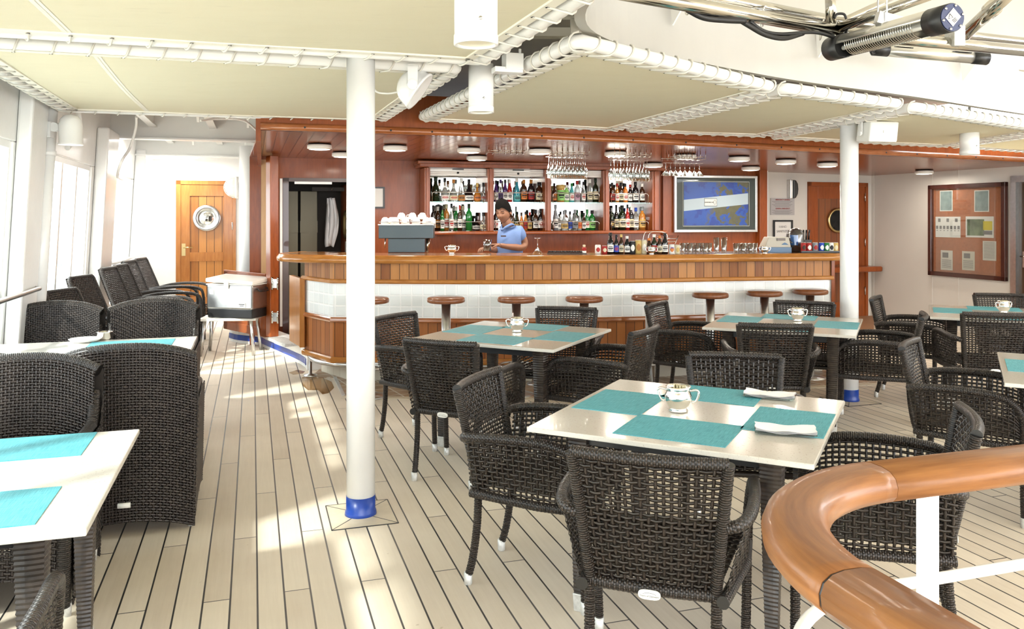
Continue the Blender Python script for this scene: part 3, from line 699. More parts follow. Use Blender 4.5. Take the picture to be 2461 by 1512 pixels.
m.add([(x, -.10, z) for x, z in pr]+[(x*.8, .0, z) for x, z in pr], [tuple(range(k))[::-1], tuple(range(k, 2*k))]+[(q, (q+1) % k, k+(q+1) % k, k+q) for q in range(k)]); obj('grille', m, BLACK, t, bevel=.01)
# printed notices
def notice(x0, y0, x1, y1, name, lab, cat):
    a, b = rpt(x0, y0, .01), rpt(x1, y1, .01); z1 = a.z; z0 = b.z; c = (a+b)/2; c.z = (z0+z1)/2
    t = thing(name, lab, cat, c, RROT); return t, (Vector((b.x, b.y, 0))-Vector((a.x, a.y, 0))).length, z1-z0
t, w_, h_ = notice(1851, 476, 1908, 517, 'printed_notice', 'grey printed emergency notice in red and black type on the passage wall', 'notice')
m = MB(); m.box((0, 0, 0), (w_, .006, h_)); obj('plate', m, mat('grey_notice', (.42, .40, .40), .6), t)
RT = (PI/2, 0, 0); REDI = mat('dark_red_print', (.28, .05, .05), .7)
text('EMERGENCY GENERAL', .026, (0, -.006, h_*.40), RT, REDI, t, bold=.0006); text('GENERAL EMERGENCY', .026, (0, -.006, -h_*.12), RT, REDI, t, bold=.0006)
m = MB()
for k in range(12): m.box((-.01, -.004, h_*(.3-.062*k if k < 6 else -.22-.045*(k-6))), (w_*(.86-.13*(k % 3)), .001, h_*.016))
obj('small_print', m, INK2, t)
t, w_, h_ = notice(1858, 531, 1901, 571, 'framed_sign', 'black framed hand sanitizer sign on the passage wall behind the bar', 'sign')
m = MB()
for cx_, cz, a, b in ((-w_/2, 0, .025, h_+.025), (w_/2, 0, .025, h_+.025), (0, h_/2, w_, .025), (0, -h_/2, w_, .025)): m.box((cx_, -.01, cz), (a, .025, b))
obj('frame', m, BLACK, t, bevel=.003)
m = MB(); m.box((0, 0, 0), (w_, .008, h_)); obj('card', m, PAPER, t)
text('HAND', .05, (0, -.008, .035), RT, mat('pale_grey_print', (.35, .35, .36), .7), t); text('SANITIZER', .048, (0, -.008, -.03), RT, INK2, t)
# --- left partition: hinge post, folded half door, coaming with the blue stripe
c = Vector((-2.74, 9.32, 0)); m = MB(); m.box((c.x, c.y, 1.22), (.13, .10, 2.06), -.9); o = struct('trim_15', m, MAHO, bevel=.006)
m = MB(); m.box((-2.99, 9.93, 1.2), (.12, .05, 2.1), .2); struct('trim_16', m, wood('pale_edge', (.45, .26, .12), (.58, .36, .18), (3, 3, .5), 10, .4, .3))
for z in (.42, .80):
    t = thing('strap_hinge', 'chrome door hinge on the hinge post, %s one' % ('lower' if z < .5 else 'upper'), 'hinge', (-2.68, 9.22, z), -.3, 'hinges on the hinge post')
    for s_ in (-1, 1): m = MB(); m.tube([(s_*.035, 0, -.07), (s_*.035, 0, .07)], .011, 10); obj('barrel', m, CHROME, t)
    m = MB(); m.box((0, 0, 0), (.07, .012, .10)); obj('plate', m, STEEL, t)
HA, HB = Vector((-3.57, 10.18, .15)), Vector((-2.83, 9.45, .17)); hd = (HB-HA); hw = hd.length; t = thing('half_door', 'folded-back mahogany half door behind the steel cooler', 'door', (HA+HB)/2, math.atan2(hd.y, hd.x))
m = MB(); m.box((0, 0, .36), (hw, .035, .72)); obj('panel', m, MAHO, t)
m = MB()
for q in ((-hw/2+.05, .36, .1, .72), (hw/2-.05, .36, .1, .72), (0, .69, hw, .09), (0, .05, hw, .1)): m.box((q[0], -.022, q[1]), (q[2], .02, q[3]))
obj('frame', m, MAHO, t, bevel=.004)
cp = spline([(-3.55, 10.25, 0), (-3.38, 10.06, 0), (-3.05, 9.86, 0), (-2.92, 9.66, 0), (-2.24, 8.62, 0), (-2.07, 8.25, 0)], 3)
m = MB(); m.sweep(cp, [(0, 0), (0, .19), (-.14, .20), (-.14, 0)]); k = struct('trim_17', m, WHITE2)
m = MB(); m.sweep(cp[:-1], [(0, .035), (.006, .035), (.006, .10), (0, .10)]); obj('painted_stripe', m, BLUE, k)
m = MB(); m.beam((-2.62, 9.02, .21), (-2.30, 8.55, .21), .16, .03); struct('trim_18', m, ALU)
m = MB(); m.prism([(-2.60, 9.5), (-2.12, 8.75), (-1.9, 8.9), (-1.9, 9.95), (-2.75, 9.8)], .01, .16); struct('floor_pantry', m, DARKR)  # dark colour stands in for the shadow inside the opening
# tile apron in front of the bar, with a border plank
tp = [(-1.95, 8.1), (-2.02, 7.85), P(805, 908, 0)[:2], P(826, 952, 0)[:2], (-1.0, 7.03), (0, 6.98), (.8, 7.05), (1.6, 7.2), (2.4, 7.4), (3.4, 7.62), (3.9, 8.6), (3.6, 9.9), (-2.0, 9.9)]
m = MB(); m.prism(tp, .0, .006); struct('floor_tiles', m, FTILE)
m = MB(); m.sweep(spline([(*P(826, 952, 0)[:2], 0), (-1.0, 7.03, 0), (0, 6.98, 0), (.8, 7.05, 0), (1.6, 7.2, 0), (2.4, 7.4, 0), (3.4, 7.62, 0)], 3), [(0, 0), (.085, 0), (.085, .004), (0, .004)], uv=False); struct('trim_19', m, mat('border_plank', (.64, .56, .43), .5, var=.05, vscale=20))
m = MB(); a, b = P(805, 908, 0), P(826, 952, 0); m.beam(a+Vector((0, 0, .006)), b+Vector((0, 0, .006)), .03, .008); struct('trim_20', m, ALU)
m = MB(); m.prism([P(1985, 772, 0)[:2], P(2100, 768, 0)[:2], P(2100, 800, 0)[:2], P(1985, 812, 0)[:2]], 0, .06); struct('trim_21', m, mat('brown_step', (.26, .13, .06), .5, var=.1, vscale=10))
def wet(n, pts):
    m = MB(); m.prism([P(x, y, 0)[:2] for x, y in pts], .0005, .0018)
    tag(obj('spilled_water', m, glassy('water_film', (.86, .78, .68), .10)), n, 'puddle', 'puddles on the deck')
wet('irregular wet patch on the deck below the end of the foot rail', [(722, 911), (745, 903), (775, 908), (797, 918), (803, 932), (790, 945), (775, 948), (765, 938), (740, 938), (728, 928)])
wet('small wet streak on the deck left of the foot rail flange', [(694, 896), (715, 889), (733, 893), (728, 898), (705, 901)])
# --- coaming of the open well above, ledge and upper trunk
cw = spline([(2.2, 1.5, 0), (1.3, 2.0, 0), (.72, 2.55, 0), (.38, 3.2, 0), (.335, 3.72, 0), (.5, 4.15, 0), (.88, 4.56, 0), (1.82, 5.33, 0), (3.02, 6.10, 0), (4.48, 7.12, 0), (6.6, 8.5, 0)], 5)
m = MB(); m.sweep(cw, [(0, 2.45), (0, 2.80), (-.05, 2.80), (-.05, 2.45)], smooth=False); o = struct('trim_22', m, COAM)
for p in o.data.polygons: p.use_smooth = False
m = MB(); m.sweep(cw, [(0, 2.80), (0, 2.815), (-.16, 2.815), (-.16, 2.80)]); m.sweep(cw, [(-.14, 2.81), (-.14, 3.55), (-.2, 3.55), (-.2, 2.81)]); struct('trim_23', m, CREAMP)
m = MB()
for i in (30, 36, 42, 47):
    p = cw[i]; d = (cw[i+1]-cw[i]).normalized(); n = Vector((d.y, -d.x, 0)); m.add([p+n*a+Vector((0, 0, z)) for a, z in ((0, 2.80), (.16, 2.80), (.02, 2.62))]+[p+d*.012+n*a+Vector((0, 0, z)) for a, z in ((0, 2.80), (.16, 2.80), (.02, 2.62))], [(0, 1, 2), (5, 4, 3), (0, 3, 4, 1), (1, 4, 5, 2), (2, 5, 3, 0)])
struct('trim_24', m, WHITE)
# ------------------------------------------------------------------ canvas ceiling panels laced to pipe frames
_s = NT('added_cover_white'); _s.set(col=(.82, .80, .73), rough=.8); _t = _s.n('ShaderNodeBsdfTranslucent'); _t.inputs[0].default_value = (.9, .87, .78, 1); _x = _s.n('ShaderNodeMixShader'); _x.inputs[0].default_value = .22
_s.l(_s.b.outputs[0], _x.inputs[1]); _s.l(_t.outputs[0], _x.inputs[2]); _s.l(_x.outputs[0], _s.out.inputs[0])
m = MB(); m.prism([(-2.2, -6.5), (9.5, -6.5), (9.8, 9.4), (5.0, 8.2), (-1.6, 5.2)], 3.56, 3.6); tag(obj('added_sun_cover', m, _s.m), 'pale unseen cover added high above the open well to block the sun', 'cover')  # unseen cover, added to stop the sun and soften the light
def canopy(cs, lab, sp=.16, pipe_r=.036, seam=None):
    cs = [Vector(c) for c in cs]; c0 = sum(cs, Vector())/4; t = thing('canvas_panel', lab, 'canopy', c0, 0, 'laced canvas ceiling panels')
    cs = [c-c0 for c in cs]; ins = []
    n = len(cs)
    for i in range(n):
        a, b, c = cs[i-1], cs[i], cs[(i+1) % n]; d1 = (a-b).normalized(); d2 = (c-b).normalized()
        ins.append(b+(d1+d2)*(.095/max(.3, d1.cross(d2).length)))
    m = MB()
    def fn(u, v):
        p = ins[0].lerp(ins[1], u).lerp(ins[3].lerp(ins[2], u), v); p.z -= .02+.03*math.sin(PI*u)*math.sin(PI*v)-.006*math.cos(9*u+5*v)*.3; return p
    m.grid(fn, 18, 18, flip=True); m.grid(lambda u, v: fn(u, v)+Vector((0, 0, .006)), 18, 18)
    obj('canvas', m, CANVAS, t)
    if seam: sm_ = MB(); sm_.grid(lambda u, v: fn(seam+.016*u, v)+Vector((0, 0, -.0015)), 1, 18, flip=True); sm_.grid(lambda u, v: fn(seam+.007+.002*u, v)+Vector((0, 0, -.003)), 1, 18, flip=True); obj('canvas_seam', sm_, mat('canvas_hem', (.84, .81, .72), .7, bump=.15), t)
    hm = MB()
    for i in range(n): hm.beam(ins[i]+Vector((0, 0, -.022)), ins[(i+1) % n]+Vector((0, 0, -.022)), .05, .012)
    obj('hem', hm, mat('canvas_hem', (.74, .71, .62), .7, bump=.15), t)
    pm = MB(); rp = []
    for i in range(n):
        a, b, c = cs[i-1], cs[i], cs[(i+1) % n]; d1 = (a-b).normalized()*.07; d2 = (c-b).normalized()*.07
        rp += [b+d1, b+d1*.4+d2*.4*0+(-d1*.0), b+d2*.4, b+d2]
    pm.tube(rp, pipe_r, 14, closed=True); obj('pipe_frame', pm, WHITE2, t)
    lm = MB(); gm = MB()
    for i in range(n):
        a, b = cs[i], cs[(i+1) % n]; ia, ib = ins[i], ins[(i+1) % n]; L = (b-a).length; k = max(2, int(L/sp)); dr = (b-a).normalized()
        inw = ((ia+ib)/2-(a+b)/2); inw = (inw-dr*inw.dot(dr)).normalized()
        for j in range(k):
            f = (j+.5)/k; p = a.lerp(b, f); g = p+inw*.105+Vector((0, 0, -.03)); R = pipe_r+.006; pts = [g]
            for q in range(7):
                an = -PI*.40-q*PI*1.1/6; pts.append(p+dr*(.02+.06*q/6)-inw*(-math.cos(an))*R+Vector((0, 0, math.sin(an)*R)))
            lm.tube(pts, .0055, 5); gm.lathe([(0, -.032), (.010, -.032)], p+inw*.105, 8)
    obj('lacing', lm, ROPE, t); obj('eyelets', gm, mat('eyelet_dark', (.05, .045, .04), .5), t)
    return t
canopy([S(-1.38, .3, 2.4), S(1.27, .3, 2.4), S(1.17, 4.22, 2.4), S(-1.38, 4.22, 2.4)], 'large cream canvas panel nearest overhead at the upper left', seam=.20)
canopy([S(-1.38, 4.50, 2.4), S(1.10, 4.50, 2.4), S(1.05, 7.08, 2.4), S(-1.40, 7.08, 2.4)], 'cream canvas panel behind the left post, ending at the soffit corner', seam=.22)
canopy([P(1388, 98, 2.4), P(1852, 208, 2.38), P(1476, 306, 2.38), P(1014, 281, 2.4)], 'cream canvas panel in the middle with its corner elbow under the white rim', .125)
canopy([P(1885, 212, 2.38), P(2160, 250, 2.37), P(1830, 321, 2.36), P(1508, 308, 2.38)], 'cream canvas panel left of the right post', .125)
canopy([P(2196, 257, 2.36), Vector((4.72, 7.25, 2.35)), P(2270, 346, 2.35), P(1856, 325, 2.36)], 'cream canvas panel with the short downlight right of the right post', .125)
canopy([Vector((4.90, 7.4, 2.34)), Vector((7.2, 8.9, 2.33)), Vector((6.6, 9.75, 2.33)), P(2290, 347, 2.35)], 'cream canvas panel farthest right, cut by the picture edge', .125)
m = MB(); a = P(1300, 78, 2.66); m.beam(S(1.15, 4.6, 2.62), S(2.0, 4.35, 2.62), .08, .05); m.beam(Vector((.31, 3.97, 2.44)), Vector((.31, 3.97, 2.78)), .05, .05); m.beam(Vector((.18, 3.95, 2.52)), Vector((.33, 3.95, 2.52)), .07, .01); struct('trim_25', m, CREAMP)
m = MB(); a = Q(1232, 150, 4.5); m.box(a, (.10, .09, .09), .3); m.box(a-Vector((.03, 0, .045)), (.16, .08, .03), .3); m.lathe([(.008, 0), (.008, .03)], a+Vector((.04, 0, .045)), 8)
tag(obj('junction_box', m, WHITE2, bevel=.006), 'small white junction box between the second downlight and the middle canvas pipe', 'box')
# --- posts with blue feet
for (x, Y, lab) in ((867, 4.26, 'thick white round post with a blue foot in the left foreground'), (2041, 6.90, 'white round post with a blue foot at the right, carrying a box speaker')):
    X = (x-CX)/F*Y; t = thing('deck_post', lab, 'post', (X, Y, 0), 0, 'white deck posts')
    m = MB(); m.lathe([(.0735, .055), (.0735, 2.40)], (0, 0, 0), 48); obj('shaft', m, WHITE2, t)
    m = MB(); m.lathe([(.083, 0), (.080, .02), (.0755, .03), (.0752, .10)], (0, 0, 0), 48); obj('blue_foot', m, BLUE, t)
dp = MB(); SEAM = mat('caulk_dark', (.02, .02, .02), .4)
for (x, Y) in ((867, 4.26), (2041, 6.9)):
    c = Vector(((x-CX)/F*Y, Y, 0)); pl_ = MB(); cs = [c+V*a+U*b for a, b in ((-.165, -.19), (.165, -.19), (.165, .17), (-.165, .17))]
    pl_.prism([(p.x, p.y) for p in cs], 0, .003)
    struct('trim_26' if Y < 5 else 'trim_27', pl_, mat('post_pad_teak', (.60, .52, .39), .5, var=.06, vscale=20))
    for i in range(4):
        dp.beam(cs[i]+Vector((0, 0, .002)), cs[(i+1) % 4]+Vector((0, 0, .002)), .006, .003); dp.beam(cs[i]+Vector((0, 0, .002)), c+(cs[i]-c).normalized()*.085+Vector((0, 0, .002)), .005, .003)
struct('trim_28', dp, SEAM)
# --- cylinder downlights
def downlight(x, Y, zb, zt, r, lab):
    t = thing('cylinder_downlight', lab, 'lamp', ((x-CX)/F*Y, Y, zb), 0, 'white cylinder downlights'); h = zt-zb
    m = MB(); m.lathe([(r*.97, .035), (r*.97, h), (0, h)], (0, 0, 0), 36); obj('body', m, WHITE2, t)
    m = MB(); m.lathe([(r*.86, .012), (r*.86, .0), (r, 0), (r, .03), (r*.97, .035)], (0, 0, 0), 36, cap=False); obj('rim', m, WHITE2, t)
    m = MB(); m.lathe([(0, .012), (r*.87, .008)], (0, 0, 0), 30); obj('lens', m, mat('lamp_glass_cream', (.80, .76, .60), .25), t)
    m = MB(); m.lathe([(0, .004), (.006, .004), (.007, 0)], (r*.25, -r*.96, .075), 8, M=Matrix.Rotation(PI/2, 3, 'X')); obj('screw', m, STEEL, t)
    m = MB(); m.lathe([(.012, h-.01), (.012, 2.785-zb)], (0, 0, 0), 10); obj('stem', m, WHITE2, t)
downlight(1144, 2.75, 2.13, 2.55, .075, 'large white cylinder downlight nearest, cut by the top edge')
downlight(1156, 4.72, 2.155, 2.435, .075, 'middle white cylinder downlight hanging between the two canvas panels')
downlight(2330, 7.45, 2.12, 2.33, .083, 'short white cylinder downlight at the far right below the canvas')
# --- horn loudspeaker near the left post
c = Q(998, 212, 4.6); t = thing('horn_loudspeaker', 'round white horn loudspeaker on a bracket right of the left post', 'loudspeaker', c)
RM = Matrix.Rotation(math.radians(38), 3, 'Y') @ Matrix.Rotation(math.radians(118), 3, 'X')
RM = (Vector((.80, -.02, -.58)).normalized()).to_track_quat('Z', 'Y').to_matrix()
m = MB(); m.lathe([(0, -.10), (.04, -.095), (.075, -.075), (.098, -.045), (.110, -.01), (.114, .02), (.119, .024), (.119, .036), (.108, .036), (.05, .015), (0, .02)], (0, 0, 0), 36, M=RM); obj('horn', m, WHITE2, t)
m = MB(); m.box((.0, -.115, .05), (.055, .01, .11)); m.lathe([(.028, 0), (.028, .012)], (0, -.122, 0), 20, M=Matrix.Rotation(PI/2, 3, 'X')); m.box((0, .0, .11), (.055, .24, .012)); m.box((0, .0, .15), (.03, .03, .09)); obj('bracket', m, WHITE2, t)
m = MB(); m.tube(spline([(-.28, -.02, .1), (-.23, 0, -.01), (-.16, 0, -.03), (-.09, 0, -.02)], 6), .006, 6); obj('lead', m, PLAS, t)
# --- box speaker on the right post
c = Q(2107, 319, 6.72); t = thing('box_speaker', 'white box speaker mounted on the right post under the canvas', 'speaker', c, math.radians(12))
m = MB(); m.add([(-.135, -.09, -.085), (.125, -.09, -.085), (.145, -.09, .085), (-.115, -.09, .085), (-.15, .07, -.07), (.08, .07, -.07), (.09, .07, .08), (-.13, .07, .08)], [(3, 2, 1, 0)[::-1], (4, 5, 6, 7)[::-1], (0, 1, 5, 4)[::-1], (1, 2, 6, 5)[::-1], (2, 3, 7, 6)[::-1], (3, 0, 4, 7)[::-1]]); obj('cabinet', m, PLAS, t, bevel=.012)
m = MB(); m.box((0.0, -.093, 0), (.012, .004, .02)); obj('badge', m, ALU, t)
m = MB(); m.box((0, 0, .10), (.26, .03, .008)); m.box((-.145, 0, .04), (.008, .03, .12)); m.box((.0, 0, .12), (.03, .03, .07)); m.lathe([(.02, 0), (.02, .014)], (-.15, 0, -.01), 14, M=Matrix.Rotation(-PI/2, 3, 'Y')); obj('bracket', m, WHITE2, t)
# --- stainless tube truss, two heaters and cables at the upper right
t = thing('steel_truss', 'polished stainless tube framework at the upper right', 'framework', Q(2000, 70, 3.7)); o0 = t.location.copy()
def tt(a, b, r, nm='tube'):
    m = MB(); m.tube([Vector(a)-o0, Vector(b)-o0], r, 24); obj(nm, m, CHROME, t)
tt(Q(1440, -28, 3.0), Q(2015, 74, 3.75), .030); tt(Q(2015, 78, 3.75), Q(2520, 128, 4.5), .030)
tt(Q(1560, -35, 3.1), Q(2000, 50, 3.85), .026); tt(Q(2000, 50, 3.85), Q(2520, 106, 4.7), .022)
tt(Q(1994, -40, 3.75), Q(1998, 62, 3.75), .024); tt(Q(2008, 70, 3.74), Q(2250, -18, 3.3), .023); tt(Q(2008, 60, 3.85), Q(2190, -28, 4.6), .017); tt(Q(2320, 82, 4.2), Q(2440, -30, 3.8), .033)
m = MB(); p = Q(2384, 22, 4.02)-o0; dd = (Q(2440, -30, 3.8)-Q(2320, 82, 4.2)).normalized(); m.tube([p-dd*.02, p+dd*.02], .042, 24); obj('clamp', m, CHROME, t)
for x, y, Y, dx in ((1655, 8, 3.3, 18), (1835, 40, 3.5, 22), (1975, 72, 3.7, 12)):
    m = MB(); p = Q(x, y, Y)-o0; m.tube([p+Vector((.01*math.sin(a)+.02*math.cos(a), .045*math.cos(a), .045*math.sin(a))) for a in [q*PI/8 for q in range(16)]], .003, 5, closed=True); obj('cable_tie', m, ROPE, t)
def heater(a, b, r, lab, tilt):
    a, b = Vector(a), Vector(b); c = (a+b)/2; t = thing('infrared_heater', lab, 'heater', c, 0, 'tube heaters at the upper right'); d = (b-a).normalized(); L = (b-a).length
    z = d; x = z.cross(Vector((0, 0, 1))).normalized(); y = z.cross(x)
    R = Matrix((x, y, z)).transposed(); R = R @ Matrix.Rotation(tilt, 3, 'Z')
    m = MB(); n = 24; vs = []
    for k, zz in enumerate((-L/2+.1, L/2-.1)):
        for i in range(n+1):
            an = math.radians(-128+256*i/n); vs.append(R @ Vector((r*math.sin(an), -r*math.cos(an), zz)))
    m.add(vs, [(i, i+1, n+2+i, n+1+i) for i in range(n)], smooth=True); ob = obj('housing', m, ALU2, t); ob.modifiers.new('solid', 'SOLIDIFY').thickness = .004
    for s_, nm in ((-1, 'end_cap'), (1, 'end_cap')):
        m = MB(); z0, z1 = s_*(L/2-.10), s_*L/2; m.lathe([(r*1.04, min(z0, z1)), (r*1.04, max(z0, z1))], (0, 0, 0), 28, M=R); obj(nm, m, BLACK, t)
    m = MB(); m.lathe([(r*.98, 0), (r*.98, .004)], R @ Vector((0, 0, L/2)), 28, M=R); 
    m2 = MB()
    for k in range(6): an = k*PI/3; m2.lathe([(0, .008), (.005, .008), (.005, .003)], R @ Vector((r*.86*math.cos(an), r*.86*math.sin(an), L/2)), 8, M=R)
    obj('end_plate', m, mat('navy_plate', (.015, .025, .09), .3), t); obj('screws', m2, STEEL, t)
    m = MB(); vs = [R @ Vector((sx*r*.45, sy*r*.5, L/2+.006)) for sx, sy in ((-1, -1), (1, -1), (1, 1), (-1, 1))]; m.add(vs, [(0, 1, 2, 3)]); lb = obj('warning_label', m, PAPER, t)
    m = MB()
    for q in ((-.1, -.2), ): m.tube([R @ Vector((r*(.2+.22*math.cos(a)), r*(.15+.22*math.sin(a)), L/2+.007)) for a in (PI/2, PI/2+2*PI/3, PI/2+4*PI/3)], .0012, 4, closed=True)
    for k in range(3): m.tube([R @ Vector((r*(-.35+.1*k), -r*.1, L/2+.007)), R @ Vector((r*(-.3+.1*k), r*.25, L/2+.007))], .001, 4)
    obj('warning_print', m, INK, t)
    m = MB(); nf = 30
    for k in range(nf):
        zz = -L/2+.16+(L-.32)*k/(nf-1); m.tube([R @ Vector((r*.93*math.sin(a), r*.93*math.cos(a), zz)) for a in [math.radians(-54+108*q/6) for q in range(7)]], .0024, 5)
    obj('grille', m, CHROME, t)
    m = MB(); m.tube([R @ Vector((0, r*.3, -L/2+.1)), R @ Vector((0, r*.3, L/2-.1))], .01, 10); obj('element', m, PLAS, t)
    m = MB()
    for q in range(8):
        for e_ in (-1, 1): zz = e_*(L/2-.14-.014*q); m.box(R @ Vector((0, -r*1.0, zz)), (.03, .004, .006))
    obj('vent_slots', m, BLACK, t)
    return t
ALU2 = mat('heater_aluminium', (.66, .65, .61), .25, .9)
heater(Q(1998, 118, 3.75), Q(2288, 42, 3.05), .052, 'long grilled tube heater with black ends hung below the steel tubes', math.radians(-42))
heater(Q(2098, 118, 5.5), Q(2372, 141, 5.5), .042, 'smaller tube heater behind, fixed to the white rim of the well', math.radians(62))
m = MB(); p = Q(2306, 86, 4.05); m.box(p, (.055, .01, .10)); m.box(p+Vector((0, .05, .0)), (.05, .09, .09)); tag(obj('pipe_clamp', m, ALU, bevel=.003), 'square perforated clamp plate on the steel tubes right of the large heater', 'clamp')
m = MB(); p = Q(2135, 42, 3.4); m.beam(p+Vector((-.05, 0, 0)), p+Vector((.07, 0, -.03)), .04, .05); m.tube([p+Vector((-.03, .03, -.02)), p+Vector((-.03, .03, .1)), p+Vector((-.02, -.03, .1)), p+Vector((-.02, -.03, -.02))], .004, 6); tag(obj('heater_bracket', m, STEEL, bevel=.003), 'small steel bracket tying the large heater to the slanting tube', 'bracket')
cabs = [('slack black cable loop farthest left below the steel tubes', [Q(1650, 22, 3.28), Q(1690, 42, 3.3), Q(1740, 48, 3.35), Q(1790, 50, 3.4)], .013),
        ('drooping black cable loop in the middle below the steel tubes', [Q(1770, 44, 3.4), Q(1800, 62, 3.42), Q(1840, 84, 3.47), Q(1885, 92, 3.52), Q(1930, 80, 3.58)], .011),
        ('upper thinner black cable loop below the steel tubes', [Q(1800, 50, 3.43), Q(1835, 74, 3.46), Q(1880, 82, 3.52), Q(1960, 78, 3.6), Q(2020, 96, 3.7)], .008),
        ('short black lead arching above the tube joint', [Q(2005, 44, 3.72), Q(2012, 34, 3.72), Q(2028, 34, 3.72), Q(2034, 46, 3.72)], .006),
        ('short black lead from the steel tube down to the large heater', [Q(2036, 64, 3.72), Q(2034, 78, 3.7), Q(2028, 92, 3.68)], .007),
        ('black lead at the left end of the smaller heater', [Q(2040, 96, 3.7), Q(2088, 118, 5.3), Q(2096, 128, 5.45), Q(2112, 122, 5.5)], .009)]
for lab, pts, r in cabs: m = MB(); m.tube(spline(pts, 6), r, 8); obj('power_cable', m, RUBBER, label=lab, category='cable')
# ------------------------------------------------------------------ soffit lamps
sl = [(768, 352, 'leftmost round soffit lamp, left of the big post'), (824, 371, 'round soffit lamp half hidden by the big post'), (950, 355, 'round soffit lamp just right of the big post'), (1127, 360, 'round soffit lamp above the first bottle niche'), (1146, 379, 'round soffit lamp at the back above the shutter of the first niche'),
      (1297, 363, 'round soffit lamp left of the first rack of flutes'), (1480, 369, 'round soffit lamp above the second rack of flutes'), (1570, 396, 'round soffit lamp half behind the cocktail glasses'), (1647, 376, 'round soffit lamp above the cocktail glasses'), (1776, 381, 'round soffit lamp above the framed chart'), (1804, 404, 'round soffit lamp at the top right corner of the framed chart'),
      (1888, 388, 'round soffit lamp above the wall speaker'), (1988, 395, 'round soffit lamp just left of the right post'), (2221, 413, 'round soffit lamp farthest right, above the notice board wall')]
l0 = None
for x, y, lab in sl:
    zc = 2.235; Y = (zc-HC)*F/(HY-y); 
    for _ in range(4): X = (x-CX)/F*Y; zc = zs(X, Y)-.028; Y = (zc-HC)*F/(HY-y)
    X = (x-CX)/F*Y; p = Vector((X, Y, zs(X, Y)))
    if l0 is None:
        l0 = thing('soffit_lamp', lab, 'lamp', p, 0, 'round soffit lamps'); m = MB(); m.lathe([(.105, 0), (.112, -.012), (.112, -.018)], (0, 0, 0), 32); obj('base_ring', m, BLACK, l0)
        m = MB(); m.lathe([(.118, -.016), (.118, -.05), (.10, -.058)], (0, 0, 0), 32); obj('drum', m, PLAS, l0)
        m = MB(); m.lathe([(.10, -.058), (.05, -.064), (0, -.066)], (0, 0, 0), 32); obj('lens', m, LENS, l0); ld_ = bpy.data.lights.new('lamp_light', 'AREA'); ld_.shape = 'DISK'; ld_.size = .2; ld_.energy = 3.2; ld_.color = (1, .90, .76); lo_ = bpy.data.objects.new('lamp_light', ld_); C.objects.link(lo_); lo_.location = (0, 0, -.070); lo_.parent = l0
    else: dup(l0, p, 0, lab)
# ------------------------------------------------------------------ the bar
bf = [Vector((-2.05, 8.06, 0)), Vector((-1.67, 7.60, 0))]+spline([(-1.67, 7.60, 0), (-1.0, 7.53, 0), (-.1, 7.50, 0), (.66, 7.57, 0), (1.3, 7.68, 0), (1.9, 7.82, 0), (2.5, 7.93, 0), (3.15, 8.03, 0)], 5)[1:]
bar = thing('bar_counter', 'long curved bar front of upright boards with a band of white tiles', 'bar', (0, 0, 0))
m = MB(); m.sweep(bf, [(-.012, .2), (-.012, 1.13), (-.30, 1.13), (-.30, .2)]); obj('carcass', m, MAHOD, bar)
m = MB(); m.sweep(bf, [(0, .97), (0, 1.14), (-.02, 1.14), (-.02, .97)]); obj('upper_boards', m, BARP, bar)
m = MB(); m.sweep(bf, [(0, .62), (0, .93), (-.02, .93), (-.02, .62)]); obj('tile_band', m, TILE, bar)
m = MB(); m.sweep(bf, [(0, .24), (0, .58), (-.02, .58), (-.02, .24)]); obj('lower_boards', m, BARP2, bar)
for z, w_, h_, mt in ((.93, .042, .045, NOSE), (.57, .038, .05, wood('red_nosing', (.24, .07, .02), (.40, .14, .045), (1.2, 1.2, 6), 8, .18, .9)), (.19, .035, .06, NOSE)):
    m = MB(); m.sweep(bf, [(0, z), (w_*.8, z+.006), (w_, z+h_*.4), (w_*.9, z+h_*.8), (w_*.6, z+h_), (-.02, z+h_), (-.02, z)], smooth=False); obj('moulding', m, mt, bar)
m = MB(); m.sweep(bf, [(-.18, 0), (-.18, .2), (-.3, .2), (-.3, 0)]); obj('plinth', m, KICK, bar)
m = MB(); m.box((3.22, 8.45, .6), (.03, .9, 1.06), -.15); obj('end_panel', m, MAHO, bar)
np_ = spline([(-2.18, 8.32, 0), (-2.30, 8.0, 0), (-2.16, 7.69, 0), (-1.78, 7.49, 0), (-1.1, 7.40, 0), (-.1, 7.36, 0), (.66, 7.43, 0), (1.3, 7.54, 0), (1.9, 7.68, 0), (2.5, 7.80, 0), (3.22, 7.90, 0)], 6)
m = MB(); m.sweep(np_, [(-.03, 1.125), (-.008, 1.132), (0, 1.15), (0, 1.165), (-.01, 1.178), (-.018, 1.182), (-.02, 1.192), (-.035, 1.20), (-.10, 1.202), (-.10, 1.125)], smooth=True); top = obj('bar_top', m, NOSE, bar)
m = MB(); m.sweep(np_, [(-.10, 1.13), (-.10, 1.201), (-.58, 1.201), (-.58, 1.13)]); obj('worktop', m, wood('worktop_wood', (.36, .15, .05), (.52, .25, .09), (1.2, 1.2, 6), 8, .14, .8), top)
m = MB(); m.beam((-2.06, 8.02, .61), (-2.29, 8.46, .61), .04, .68); m.beam((-2.06, 8.0, .61), (-2.06, 8.04, .61), .05, .68); g = tag(obj('gate_panel', m, DOORF, bevel=.004), 'narrow upright teak panel at the left end of the bar beside the dark doorway', 'panel')
